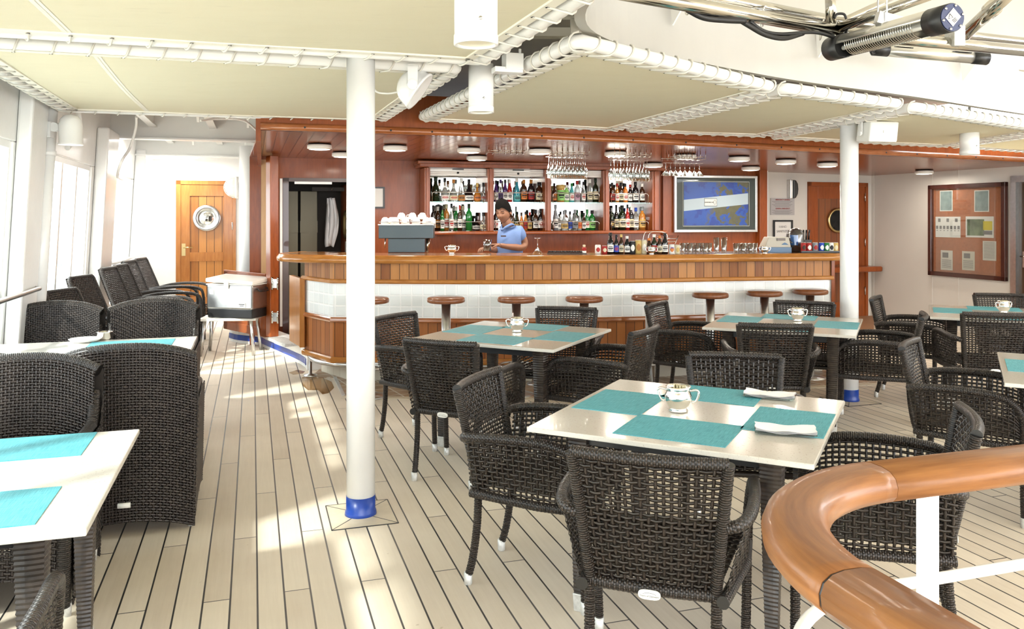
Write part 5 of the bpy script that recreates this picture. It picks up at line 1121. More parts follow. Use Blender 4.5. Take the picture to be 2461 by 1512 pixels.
# wire rack / empty glass holder behind the beers, tumbler set of cocktail glass
m = MB(); w = Vector((0, 0, 0))
for dx in (0, .05): m.tube(spline([(-.14+dx, 0, 0), (-.13+dx, 0, .16), (-.08+dx, 0, .20), (.08, 0, .19), (.11, 0, .14), (.09, 0, .10), (-.02, 0, .17)], 5), .004, 6)
m.tube([(-.0, 0, .13), (.22, 0, .13)], .004, 6); m.tube([(0, 0, .09), (.19, 0, .10)], .004, 6); m.tube([(.22, 0, .16), (.17, 0, .02)], .004, 6); tag(obj('wire_rack', m, CHROME, loc=on(1578, 8.3)), 'bent chrome wire rack standing behind the beers', 'rack')
def martini(sc_):
    m = MB(); m.lathe([(.034, 0), (.034, .002), (.004, .006), (.0035, .085), (.052, .150), (.051, .150), (.003, .088), (0, .088)], (0, 0, 0), 20); return m
m = martini(1); o = obj('cocktail_glass', m, GLASS2, loc=on(1292, 7.75)+Vector((0, 0, .15))); o.rotation_euler = (PI, 0, 0); tag(o, 'cocktail glass upturned on the bar right of the barman', 'glass')
# hanging racks and glasses
def glass_rack(x0, x1, y, Y, lab, n):
    a, b = Q(x0, y, Y), Q(x1, y+ (x1-x0)*.03, Y); c = (a+b)/2; t = thing('glass_rack', lab, 'rack', c, WROT*.6, 'stemware racks under the soffit'); L = (b-a).length; zt_ = zs(c.x, c.y)-c.z
    m = MB()
    for k in range(n):
        X = -L/2+L*k/(n-1); m.tube([(X, -.09, zt_), (X, -.09, .0), (X, .14, .0), (X, .14, zt_)], .0032, 6)
    for k in range(3): X = -L/2+L*(k+.5)/3; m.tube([(X-.05, -.09, .02), (X+.05, -.09, .02)], .0045, 6)
    m.tube([(-L/2, .14, .02), (L/2, .14, .02)], .0035, 6); obj('wires', m, CHROME, t); return t
glass_rack(1172, 1262, 367, 8.3, 'empty chrome glass rack left of the flutes', 7); glass_rack(1320, 1412, 372, 8.3, 'chrome rack holding the first group of flutes', 8); glass_rack(1470, 1560, 376, 8.4, 'chrome rack holding the second group of flutes', 8); glass_rack(1598, 1690, 382, 8.5, 'chrome rack holding the cocktail glasses', 8)
fm = MB(); fm.lathe([(.030, 0), (.030, -.002), (.004, -.006), (.0035, -.075), (.010, -.085), (.026, -.125), (.028, -.16), (.024, -.215), (.0225, -.215), (.026, -.16), (.024, -.125), (.003, -.088), (0, -.088)], (0, 0, 0), 16)
f0 = None
def hang(src, x, y, Y, mk, name, label, group, cat):
    loc = Q(x, y, Y)
    if src is None: src = obj(name, mk, GLASS2, loc=loc); tag(src, label, cat, group); return src
    o = src.copy(); C.objects.link(o); o.location = loc; tag(o, label, cat, group); return src
for i in range(9): f0 = hang(f0, 1319+10.3*i, 377+.2*i, 8.28, fm, 'champagne_flute', 'upside-down champagne flute in the first hanging group, front row, %s from the left' % ORD[i], 'flutes in the first hanging group', 'glass')
for i in range(9): f0 = hang(f0, 1324+10.3*i, 379+.2*i, 8.45, fm, 'champagne_flute', 'upside-down champagne flute in the first hanging group, back row, %s from the left' % ORD[i], 'flutes in the first hanging group', 'glass')
for i in range(12): f0 = hang(f0, 1468+7.9*i, 384+.2*i, 8.35+.07*(i % 2), fm, 'champagne_flute', 'upside-down champagne flute in the second hanging group, %s from the left' % ORD[i], 'flutes in the second hanging group', 'glass')
mm = MB(); mm.lathe([(.034, 0), (.034, -.002), (.004, -.006), (.0035, -.075), (.050, -.135), (.049, -.135), (.003, -.079), (0, -.079)], (0, 0, 0), 18)
g0 = None
for i in range(8): g0 = hang(g0, 1600+11.5*i, 391+.3*i, 8.5+.08*(i % 2), mm, 'cocktail_glass', 'upside-down cocktail glass hanging left of the framed chart, %s from the left' % ORD[i], 'cocktail glasses in the third hanging group', 'glass')
# ------------------------------------------------------------------ barman (one continuous body)
SKIN = mat('skin', (.25, .115, .065), .5, var=.06, vscale=20); SHIRT = mat('shirt_blue', (.13, .21, .42), .85, var=.06, vscale=9, bump=.2, bscale=120); HAIR = mat('black_hair', (.003, .0025, .0025), .9, bump=.5, bscale=200, spec=.15); TROU = mat('dark_trousers', (.02, .02, .03), .8)
BX, BY = (1218-CX)/F*8.62, 8.62
man = thing('person', 'barman in a light blue polo shirt looking down and holding a glass behind the bar', 'person', (BX, BY, .0), 0)
def skin(name, verts, edges, radii, m, parent, root=0, sub=2, loc=None):
    me = bpy.data.meshes.new(name); me.from_pydata(verts, edges, []); me.materials.append(m); o = bpy.data.objects.new(name, me); C.objects.link(o); o.parent = parent
    md = o.modifiers.new('skin', 'SKIN'); md.use_smooth_shade = True; sv = me.skin_vertices[0].data if me.skin_vertices else None
    if sv is None:
        import bmesh; bm = bmesh.new(); bm.from_mesh(me); bm.verts.layers.skin.verify(); bm.to_mesh(me); bm.free(); sv = me.skin_vertices[0].data
    for i, r in enumerate(radii): sv[i].radius = (r, r) if isinstance(r, (int, float)) else r
    for i in range(len(verts)): sv[i].use_root = (i == root)
    s_ = o.modifiers.new('sub', 'SUBSURF'); s_.levels = sub; s_.render_levels = sub
    return o
# x right in the picture, y away, z up; torso turned a quarter to the left, right forearm on the worktop
bv = [(.02, .02, .94), (.02, .03, 1.08), (.025, .03, 1.22), (.03, .035, 1.34), (.02, .03, 1.43), (-.005, .01, 1.50), (-.015, -.005, 1.56),
      (.135, .0, 1.395), (.175, .01, 1.24), (.135, -.04, 1.205), (.0, -.15, 1.245), (-.075, -.19, 1.26),
      (-.045, .11, 1.39), (-.07, .12, 1.22), (-.12, -.02, 1.20), (-.19, -.12, 1.22),
      (.09, .03, .90), (.10, .03, .50), (.10, .06, .10), (.10, -.06, .06), (-.05, .03, .90), (-.07, .03, .50), (-.07, .06, .10), (-.07, -.06, .06)]
be = [(0, 1), (1, 2), (2, 3), (3, 4), (4, 5), (5, 6), (3, 7), (7, 8), (8, 9), (9, 10), (10, 11), (3, 12), (12, 13), (13, 14), (14, 15), (0, 16), (16, 17), (17, 18), (18, 19), (0, 20), (20, 21), (21, 22), (22, 23)]
bv[8] = (.19, .03, 1.26); bv[9] = (.165, -.02, 1.225)
br_ = [(.15, .11), (.145, .10), (.15, .105), (.155, .10), (.066, .062), (.05, .05), (.05, .05), (.062, .062), (.05, .05), (.045, .045), (.030, .032), (.026, .020), (.055, .055), (.045, .045), (.038, .038), (.026, .026), (.085, .085), (.058, .058), (.042, .042), (.04, .035), (.085, .085), (.058, .058), (.042, .042), (.04, .035)]
skin('body', bv, be, br_, SKIN, man)
sv_ = [(.02, .02, .96), (.02, .03, 1.08), (.025, .03, 1.22), (.03, .035, 1.34), (.012, .022, 1.44), (.135, .0, 1.395), (.185, .018, 1.30), (-.045, .11, 1.39), (-.065, .118, 1.29)]
skin('polo_shirt', sv_, [(0, 1), (1, 2), (2, 3), (3, 4), (3, 5), (5, 6), (3, 7), (7, 8)], [(.165, .125), (.158, .112), (.165, .118), (.170, .112), (.078, .074), (.078, .076), (.072, .070), (.072, .07), (.068, .066)], SHIRT, man)
skin('trousers', [bv[0], bv[16], bv[17], (.10, .055, .12), bv[20], bv[21], (-.07, .055, .12)], [(0, 1), (1, 2), (2, 3), (0, 4), (4, 5), (5, 6)], [(.17, .13), (.10, .10), (.075, .075), (.065, .065), (.10, .10), (.075, .075), (.065, .065)], TROU, man)
m = MB(); m.tube(spline([(.075, .03, 1.462), (.05, -.045, 1.475), (-.01, -.07, 1.445), (-.04, -.055, 1.415)], 5), .013, 8); m.tube(spline([(.075, .03, 1.462), (.03, .085, 1.48), (-.045, .06, 1.47), (-.055, 0, 1.44), (-.05, -.045, 1.41)], 5), .012, 8); obj('collar', m, SHIRT, man)
m = MB(); m.box((-.035, -.093, 1.352), (.055, .006, .014)); obj('name_tag', m, lmat('br'), man)
# head: shaped surface with brow, nose, lips, chin; turned down and left
hd_ = bpy.data.objects.new('head', None); 
def headpt(u, v):
    th = (u-.5)*2*PI; ph = (v-.5)*PI; x = math.sin(th)*math.cos(ph); y = -math.cos(th)*math.cos(ph); z = math.sin(ph)
    p = Vector((x*.071, y*.092, z*.113))
    front = max(0, -y)
    if z < -.1: k = (-z-.1); p.x *= 1-.36*k*k-.04*k; p.y = p.y*(1-.06*k)-.018*k*front
    g = lambda cx, cz, sx, sz: math.exp(-((x-cx)/sx)**2-((z-cz)/sz)**2) if y < 0 else 0
    p.y -= .020*g(0, -.19, .13, .16)+.008*g(0, .0, .10, .22); p.y += .012*g(.36, .04, .17, .10)+.012*g(-.36, .04, .17, .10)
    p.y -= .009*g(0, -.50, .22, .06)+.007*g(0, -.62, .20, .06)+.010*g(0, -.86, .25, .12)-.004*g(0, -.56, .2, .02); p.y -= .006*g(.45, -.22, .2, .18)+.006*g(-.45, -.22, .2, .18)
    p.y -= .006*g(.33, .20, .22, .07)+.006*g(-.33, .20, .22, .07)
    return p
HR = Matrix.Rotation(math.radians(-24), 3, 'Z') @ Matrix.Rotation(math.radians(15), 3, 'X') @ Matrix.Rotation(math.radians(-4), 3, 'Y'); HCn = Vector((-.036, -.025, 1.602))
m = MB(); m.grid(lambda u, v: HCn+HR @ headpt(u, v), 48, 36)
for s_ in (-1, 1): m.lathe([(0, -.006), (.018, -.004), (.022, .004), (.014, .008), (0, .002)], HCn+HR @ Vector((s_*.074, .008, -.005)), 14, M=HR @ Matrix.Rotation(s_*PI/2*.85, 3, 'Y') @ Matrix.Diagonal((1.45, .85, 1)).to_3x3())
obj('head', m, SKIN, man)
m = MB()
def hairpt(u, v):
    th = (u-.5)*2*PI; y = -math.cos(th); low = -.30 if y > -.1 else (.38+.05*math.sin(14*u)+.03*math.sin(47*u) if y < -.72 else -.10+.48*((-y-.1)/.62))
    ph0 = math.asin(max(-1, min(1, low))); ph = ph0+(PI/2-ph0)*v; uu = u
    p = headpt(uu, ph/PI+.5); k = 1.11+.10*math.sin(PI*v)+.022*math.sin(60*u+5*v)*(1-v)+.02*math.sin(33*u)*math.sin(9*v); p = Vector((p.x*k, p.y*k*(1.0+.05*(y < 0)), p.z*(k+.10+.05*math.sin(5*u+1))+.006)); return p
m.grid(lambda u, v: HCn+HR @ hairpt(u, v), 56, 16); obj('hair', m, HAIR, man)
def fp(du, v, o=.0012): q = headpt(.5+du, v); return HCn+HR @ (q+Vector((0, -o, 0)))
m = MB()
for s_ in (-1, 1):
    m.tube([fp(s_*(.035+.075*q/6), .578+.008*math.sin(PI*q/6)) for q in range(7)], .0028, 6)
    m.tube([fp(s_*(.045+.055*q/6), .522-.010*math.sin(PI*q/6)) for q in range(7)], .0020, 6)
obj('brows_and_lashes', m, HAIR, man)
m = MB(); m.tube([fp(-.045+.09*q/8, .325-.004*math.sin(PI*q/8)) for q in range(9)], .0030, 6); obj('lips', m, mat('lips', (.16, .045, .035), .5), man)
# hand: palm and five curled fingers round the glass
def hand(parent, base, d, up, side):
    d = d.normalized(); up = up.normalized(); sd = d.cross(up).normalized()*side; Vs = []; E = []; R = []
    def a(p, r, prev=None):
        Vs.append(tuple(base+d*p[0]+sd*p[1]+up*p[2])); R.append(r)
        if prev is not None: E.append((prev, len(Vs)-1))
        return len(Vs)-1
    w = a((0, 0, 0), (.024, .018)); pm = a((.045, 0, 0), (.034, .015), w)
    for k, (o, L) in enumerate(((-.030, .075), (-.010, .085), (.010, .08), (.028, .062))):
        k0 = a((.075, o, .002), .0098, pm); k1 = a((.075+L*.42, o, -.010), .0088, k0); k2 = a((.075+L*.62, o*.9, -.032), .008, k1); a((.075+L*.6, o*.85, -.052), .007, k2)
    t0 = a((.03, -.035, -.008), .0105, w); t1 = a((.06, -.055, -.025), .0095, t0); a((.085, -.045, -.042), .0085, t1)
    return skin('hand', Vs, E, R, SKIN, parent, 0, 1)
hand(man, Vector((-.075, -.19, 1.262)), Vector((-1, -.25, 0)), Vector((0, .25, .9)), 1); hand(man, Vector((-.19, -.12, 1.225)), Vector((-.6, -.6, 0)), Vector((0, 0, 1)), -1)
gl = Vector((BX-.20, BY-.24, 1.205)); m = MB(); m.lathe([(.0, 0), (.038, 0), (.046, .115), (.044, .115), (.036, .008), (0, .008)], (0, 0, 0), 22); g = thing('mixing_glass', 'glass of dark drink in the hand of the barman', 'glass', gl); obj('glass_cup', m, GLASS2, g)
m = MB(); m.lathe([(0, .01), (.036, .01), (.040, .06), (0, .06)], (0, 0, 0), 20); obj('drink', m, mat('dark_drink', (.03, .015, .01), .1), g)
# ------------------------------------------------------------------ wicker armchair with open weave
def make_armchair(label, loc, rz, group):
    t = thing('wicker_armchair', label, 'chair', loc, rz, group); TT, RB = .40, .10
    def back(u, v):
        x = (u*2-1); hwid = .192+.042*v; return Vector((x*hwid, -.222-.085*v-.028*(1-x*x)*(.4+.6*v), .405+.425*v))
    m = MB(); m.weave(back, 19, 25, .0052, .0056, .0016, .0034); wv_ = m
    bk_ = obj('backrest', m, WICK, t)
    m = MB(); fr = [back(0, 0), back(0, .5), back(0, 1)]; m.tube([back(0, v/8) for v in range(9)], .0195, 12, rib=.07, step=.0078); m.tube([back(1, v/8) for v in range(9)], .0195, 12, rib=.07, step=.0078)
    m.tube([back(u/10, 1) for u in range(11)], .0195, 12, rib=.07, step=.0078); m.tube([back(u/10, 0) for u in range(11)], .021, 12, rib=.07, step=.0078); obj('back_frame', m, WRAP, t)
    def arm(s_): return spline([(s_*.215, -.262, .625), (s_*.262, -.262, .640), (s_*.292, -.20, .652), (s_*.302, -.06, .660), (s_*.298, .10, .655), (s_*.290, .20, .628), (s_*.280, .248, .560), (s_*.272, .258, .47), (s_*.270, .258, .395)], 5)
    for s_ in (-1, 1):
        a = arm(s_); m = MB(); m.tube(a, .0195, 12, rib=.07, step=.0078); ar = obj('armrest', m, WRAP, t)
        top = [p for p in a if p.z > .60] 
        def side(u, v, s_=s_, a=a):
            k = u*(len(a)-1); i = min(int(k), len(a)-2); p = a[i].lerp(a[i+1], k-i)
            pts_y = -.25+.505*u; z_top = None
            # height of the arm at this depth
            for q in range(len(a)-1):
                if a[q].y <= pts_y <= a[q+1].y and q > 4: f = (pts_y-a[q].y)/max(1e-6, a[q+1].y-a[q].y); top_p = a[q].lerp(a[q+1], f); z_top = top_p.z; break
            if z_top is None: z_top = .645 if pts_y < 0 else .50; top_p = Vector((s_*.285, pts_y, z_top))
            xb = .215+.055*min(1, u*1.6); z = .398+(z_top-.012-.398)*v; x = s_*(xb+(abs(top_p.x)-xb)*v)
            return Vector((x, pts_y, z))
        m = MB(); m.weave(side, 20, 12, .0052, .0056, .0016, .0034); obj('side_panel', m, WICK, t)
        m = MB(); m.tube([side(u/8, 0) for u in range(9)], .0195, 12, rib=.07, step=.0078); obj('side_rail', m, WRAP, t)
        for nm, pts in (('leg', [(s_*.270, .258, .41), (s_*.268, .256, .2), (s_*.264, .258, .045)]), ('leg', [(s_*.196, -.225, .41), (s_*.194, -.232, .26), (s_*.192, -.252, .12), (s_*.188, -.272, .045)])):
            m = MB(); m.tube(spline(pts, 5), .018, 10, rib=.14, step=.0065); lg = obj(nm, m, WRAP, t)
            p = pts[-1]; m = MB(); m.lathe([(.0145, 0), (.017, .003), (.0185, .050), (0, .052)], (p[0], p[1]-(.004 if p[1] < 0 else 0), 0), 14); obj('foot_cap', m, ALU, lg)
    m = MB(); m.weave(lambda u, v: Vector(((u*2-1)*(.205+.055*v), -.225+.475*v, .432-.012*math.sin(PI*u)*math.sin(PI*v))), 22, 22, .0085, .0095, .0018, .0022)
    obj('seat', m, WICK, t)
    m = MB(); m.weave(lambda u, v: Vector(((u*2-1)*.262, .258+.012*math.sin(PI*u), .398+.05*v)), 24, 3, .006, .007, .0016, .003); m.tube([((u*2/10-1)*.262, .258+.012*math.sin(PI*u/10), .398) for u in range(11)], .017, 8, rib=.1, step=.009); m.tube([((u*2/10-1)*.262, .258, .440) for u in range(11)], .016, 8, rib=.1, step=.009); obj('front_apron', m, WICK, t)
    m = MB(); n = 20; z0 = .405; R = []
    for k in range(2):
        for i in range(n): a = 2*PI*i/n; R.append(Vector((math.copysign(abs(math.cos(a))**.6, math.cos(a))*.034+(.0), -.2745-.003*k, z0+math.copysign(abs(math.sin(a))**.75, math.sin(a))*.015)))
    m.add(R, [tuple(range(n, 2*n))]+[(i, (i+1) % n, n+(i+1) % n, n+i) for i in range(n)]); tg = obj('maker_badge', m, PLAS, t)
    text("Thorn of Denmark", .0078, (0, -.2785, z0-.004), (PI/2, 0, 0), INK, tg, ext=.0001); m = MB(); m.tube([(.022*math.sin(a), -.2782, z0-.002+.008*math.cos(a)) for a in [-1.2+2.4*q/8 for q in range(9)]], .0005, 4); obj('badge_arc', m, INK, tg)
    return t
R_ = math.radians
AC = [((.50, 2.735), -17.7, 'dark wicker armchair nearest the camera, back with oval badge turned to us'),
      ((.14, 3.52), -111.2, 'dark wicker armchair on the left side of the front right table'), ((1.10, 3.92), 170.2, 'dark wicker armchair on the far side of the front right table'), ((1.335, 3.02), 67.7, 'dark wicker armchair right of the front right table, behind the wooden rail'),
      ((-.29, 4.97), -24, 'dark wicker armchair with its back to us at the middle table'), ((-.59, 5.76), -122, 'dark wicker armchair left of the middle table, next to the big post'), ((.35, 6.10), 165.5, 'dark wicker armchair on the bar side of the middle table'), ((.577, 5.34), 60, 'dark wicker armchair on the right side of the middle table'),
      ((1.80, 5.72), -10, 'dark wicker armchair with its back to us at the table before the right post'), ((1.455, 6.56), -120, 'dark wicker armchair left of the table before the right post'), ((2.32, 6.56), 155, 'dark wicker armchair on the bar side of the table before the right post'), ((2.70, 6.06), 63, 'dark wicker armchair right of the table before the right post'),
      ((3.65, 6.33), -12, 'dark wicker armchair with its back to us at the far right table'), ((3.47, 7.03), -122.7, 'dark wicker armchair left of the far right table'), ((4.44, 7.22), 165, 'dark wicker armchair behind the far right table by the wall'),
      ((2.50, 4.43), -126, 'dark wicker armchair left of the table cut by the right picture edge'), ((-1.375, 1.80), 17.6, 'dark wicker armchair at the lower left corner, only its arm and leg in view')]
A0 = None
for (x, y), r, lab in AC:
    if A0 is None: A0 = make_armchair(lab, (x, y, 0), R_(r), 'open weave armchairs')
    else: dup(A0, (x, y, 0), R_(r), lab)
# ------------------------------------------------------------------ square tables with quartz tops and woven legs
def make_table(lab, loc, rz, sx, sy, group):
    t = thing('dining_table', lab, 'table', loc, rz, group)
    m = MB(); m.box((0, 0, .730), (sx, sy, .02)); obj('tabletop', m, QZ, t, bevel=.004)
    m = MB(); ix, iy = sx/2-.16, sy/2-.16
    m.box((0, iy, .69), (2*ix, .03, .06)); m.box((0, -iy, .69), (2*ix, .03, .06)); m.box((ix, 0, .69), (.03, 2*iy, .06)); m.box((-ix, 0, .69), (.03, 2*iy, .06)); m.box((0, 0, .714), (2*ix+.1, 2*iy+.1, .012)); obj('underframe', m, BLACK, t)
    for a in (-1, 1):
        for b in (-1, 1):
            m = MB(); cx_, cy_ = a*ix, b*iy; n = 86; vs = []; fs = []; K = 12
            for k in range(n+1):
                f = k/n; z = .07+.64*f; w_ = (.026+.022*f)*(1-.08*(k % 2)); 
                for i in range(K):
                    an = 2*PI*i/K+PI/K; c_, s_ = math.cos(an), math.sin(an); q = w_/max(abs(c_), abs(s_))**.75*.92; vs.append((cx_+c_*q, cy_+s_*q, z))
            for k in range(n):
                for i in range(K): j = (i+1) % K; fs.append((k*K+i, k*K+j, (k+1)*K+j, (k+1)*K+i))
            m.add(vs, fs, smooth=False); lg = obj('leg', m, WICKD, t)
            m = MB(); m.box((cx_, cy_, .036), (.052, .052, .072), taper=.85); obj('foot_cap', m, ALU, lg, bevel=.004)
    return t
WICKD = wicker_mat('table_wicker', (.014, .011, .010), (.05, .036, .028))
def placemats(c, rz, spec, names):
    for (x, y, w_, h_), nm in zip(spec, names):
        m = MB(); m.box((0, 0, .0012), (w_, h_, .0024)); p = Matrix.Rotation(rz, 3, 'Z') @ Vector((x, y, 0))
        o = obj('placemat', m, TEAL, loc=(c[0]+p.x, c[1]+p.y, .7402), rz=rz); tag(o, nm, 'placemat', 'teal placemats')
MS = [(-.345, .05, .30, .41), (0.012, -.30, .42, .325), (.365, .025, .30, .41), (-.015, .375, .41, .31)]
TB = [((.7633, 3.3755), -27.3, 'front right table'), ((.017, 5.68), -26.5, 'middle table'), ((2.10, 6.26), -25.5, 'table before the right post'), ((4.10, 6.86), -26.5, 'far right table'), ((3.12, 4.19), -29, 'table cut by the right picture edge')]
T0 = None; TD = ['large cream table with folded napkins and silver bowl in the right foreground', 'square cream table in the middle between the post and the bar', 'square cream table with placemats standing before the right white post', 'square cream table at the far right below the notice board', 'square cream table cut by the right edge of the picture']
for (c, r, nm), lab in zip(TB, TD):
    if T0 is None: T0 = make_table(lab, (*c, 0), R_(r), 1.05, 1.05, 'square cream dining tables')
    else: dup(T0, (*c, 0), R_(r), lab)
    placemats(c, R_(r), MS, ['teal placemat on the left side of the '+nm, 'teal placemat on the near side of the '+nm, 'teal placemat on the right side of the '+nm, 'teal placemat on the far side of the '+nm])
L6 = (-1.765, 2.46); make_table('sunlit cream table in the left foreground, cut by the left edge', (*L6, 0), SA, 1.05, 1.05, 'square cream dining tables')
def loc6(x, y):
    p = P(x, y, .74)-Vector((*L6, .74)); q = Matrix.Rotation(-SA, 3, 'Z') @ p; return q
for (pts, nm) in ((((232, 1040), (196, 1095)), 'teal placemat on the far side of the left foreground table'), (((152, 1170), (80, 1262)), 'teal placemat on the near side of the left foreground table')):
    a, b = loc6(*pts[0]), loc6(*pts[1]); xr = (a.x+b.x)/2; placemats(L6, SA, [(xr-.30, (a.y+b.y)/2, .60, abs(a.y-b.y))], [nm])
L7 = Vector(S(-.36-1.0, 5.96-.72, 0)); make_table('long cream table behind the high-backed chairs at the left', (L7.x, L7.y, 0), SA, 2.0, 1.40, 'square cream dining tables')
placemats((L7.x, L7.y), SA, [(.62, .44, .50, .33), (-.45, .42, .55, .36), (.62, -.42, .5, .33), (-.4, -.42, .5, .33)], ['teal placemat at the far right of the long left table', 'teal placemat at the far left of the long left table', 'teal placemat at the near right of the long left table', 'teal placemat at the near left of the long left table'])
m = MB(); m.lathe([(0, 0), (.045, 0), (.05, .01), (.046, .045), (.052, .05), (.04, .05), (.038, .02), (0, .018)], (0, 0, 0), 24); tag(obj('glass_ashtray', m, SILV, loc=P(252, 815, .742)), 'small silver pot on the long table behind the big left chair', 'pot')
m = MB(); m.lathe([(0, 0), (.08, 0), (.10, .018), (.095, .018), (.07, .005), (0, .005)], (0, 0, 0), 28); tag(obj('ceramic_dish', m, CERAM, loc=P(205, 820, .742)), 'shallow white dish beside the small silver pot on the long left table', 'dish')
# napkins on small clear dishes
for i, (px, r, lab) in enumerate((((1887, 1038), -16, 'folded white napkin on a small plate, on the right placemat of the front right table'), ((1850, 953), -24, 'folded white napkin on a small plate at the far corner of the front right table'))):
    p = P(*px, .744); a = R_(r); m = MB(); m.prism([(-.10, -.055), (.10, -.055), (.10, .055), (-.10, .055)], 0, .004); m.prism([(-.11, -.06), (.11, -.06), (.11, .06), (-.11, .06)], .004, .006)
    tag(obj('side_plate', m, glassy('plate_glass', (.9, .95, .93), .3), loc=p, rz=a, bevel=.003), 'small clear plate under the '+('nearer' if i == 0 else 'farther')+' napkin on the front right table', 'plate', 'plates under the napkins')
    m = MB(); ph = i*1.3
    for k in range(3):
        m.grid(lambda u, v, k=k: Vector((-.108+.216*u+.002*math.sin(9*v+k), (-.062+.118*v)*(1-.03*k), .007+.003*k+.003*math.sin(11*u+ph+k)*math.sin(3*v+1)+.007*(abs(u-.5)*2)**3)), 16, 8)
        m.grid(lambda u, v, k=k: Vector((-.108+.216*u+.002*math.sin(9*v+k), (-.062+.118*v)*(1-.03*k), .0085+.003*k+.003*math.sin(11*u+ph+k)*math.sin(3*v+1)+.007*(abs(u-.5)*2)**3)), 16, 8)
    tag(obj('napkin', m, CLOTHW, loc=p, rz=a), lab, 'napkin', 'folded napkins')
# ------------------------------------------------------------------ high-backed solid wicker chairs (left)
def make_tub(label, loc, rz, group):
    t = thing('high_back_wicker_chair', label, 'chair', loc, rz, group); W = .325
    def outer(u, v):
        x = u*2-1; top = .915-.062*abs(x)**2.4; bot = .006+.07*(1-x*x); return Vector((x*(W-.012*(1-v)), -.30-.055*(1-x*x)-.02*v, bot+(top-bot)*v))
    def inner(u, v):
        x = u*2-1; p = outer(u, .42+.58*v); return Vector((x*(W-.03), p.y+.062+.02*(1-v), p.z))
    m = MB(); m.grid(lambda u, v: outer(u, v)+Vector((0, .012, 0)), 16, 10); m.grid(lambda u, v: inner(u, v)+Vector((0, -.006, 0)), 16, 8, flip=True); obj('back_core', m, mat('wicker_core', (.02, .015, .012), .8), t)
    m = MB(); m.weave(outer, 42, 62, .0048, .0062, .0016, .0030); obj('back_outside', m, WICKB, t)
    m = MB(); m.weave(inner, 40, 38, .0048, .0062, .0016, .0030); obj('back_inside', m, WICKB, t)
    m = MB(); m.tube([(outer(u/16, 1)+inner(u/16, 1))*.5 for u in range(17)], .027, 16, rib=.05, step=.009); obj('top_roll', m, WRAPB, t)
    for s_ in (-1, 1):
        def sd(u, v, s_=s_, off=0):
            y = -.30+.60*u; top = .62 if u > .14 else .62+.14*(1-u/.14)**1.5; bot = .05+.05*math.sin(PI*u); return Vector((s_*(W-off-.012*(1-v)), y, bot+(top-bot)*v))
        m = MB(); m.weave(sd, 38, 44, .0048, .0062, .0016, .0030); obj('side_outside', m, WICKB, t)
        m = MB(); m.weave(lambda u, v: sd(.12+.88*u, .62+.38*v, off=.07), 34, 18, .0048, .0062, .0016, .0030); m.grid(lambda u, v: sd(u, v, off=.012), 8, 8); m.grid(lambda u, v: sd(u, v, off=.06), 8, 8); obj('side_inside', m, WICKB, t)
        m = MB(); m.tube([sd(u/20, 1)-Vector((s_*.035, 0, 0)) for u in range(21)], .026, 16, rib=.05, step=.009); m.tube([sd(1, v/10)-Vector((s_*.035, 0, 0)) for v in range(11)], .027, 16, rib=.05, step=.009); obj('arm_roll', m, WRAPB, t)
        
        for q_ in (.27, -.27): m = MB(); m.lathe([(.013, 0), (.016, .06)], (s_*.29, q_, 0), 12); obj('foot_cap', m, ALU, t)
    m = MB(); m.box((0, .03, .40), (.56, .52, .10)); obj('seat', m, mat('wicker_core', 0), t, bevel=.02)
    m = MB(); m.weave(lambda u, v: Vector(((u*2-1)*.29, -.22+.51*v, .455)), 36, 38, .0048, .0062, .0016, .0026); obj('seat_weave', m, WICKB, t)
    m = MB(); m.weave(lambda u, v: Vector(((u*2-1)*.29, .292, .12+.05*math.sin(PI*u)+.33*v)), 36, 24, .0048, .0062, .0016, .0026); obj('front_panel', m, WICKB, t)
    m = MB(); m.tube([(-.028, -.372, .165), (.028, -.372, .165)], .013, 12, sx=1.0); obj('maker_badge', m, PLAS, t)
    return t
TBc = [((-1.975, 4.27), 17.6, 'big high-backed wicker chair with its back to us behind the left foreground table'), ((-2.085, 3.34), 197.6, 'sunlit high-backed wicker chair facing us behind the left foreground table'), ((-2.68, 4.04), 17.6, 'high-backed wicker chair at the left edge with its back to us, beside the big one'),
       ((-2.60, 5.85), 197.6, 'high-backed wicker chair facing us on the far side of the long left table, right one'), ((-3.225, 5.645), 197.6, 'high-backed wicker chair facing us on the far side of the long left table, left one')]
B0 = None
for (x, y), r, lab in TBc:
    if B0 is None: B0 = make_tub(lab, (x, y, 0), R_(r), 'solid high-backed wicker chairs')
    else: dup(B0, (x, y, 0), R_(r), lab)
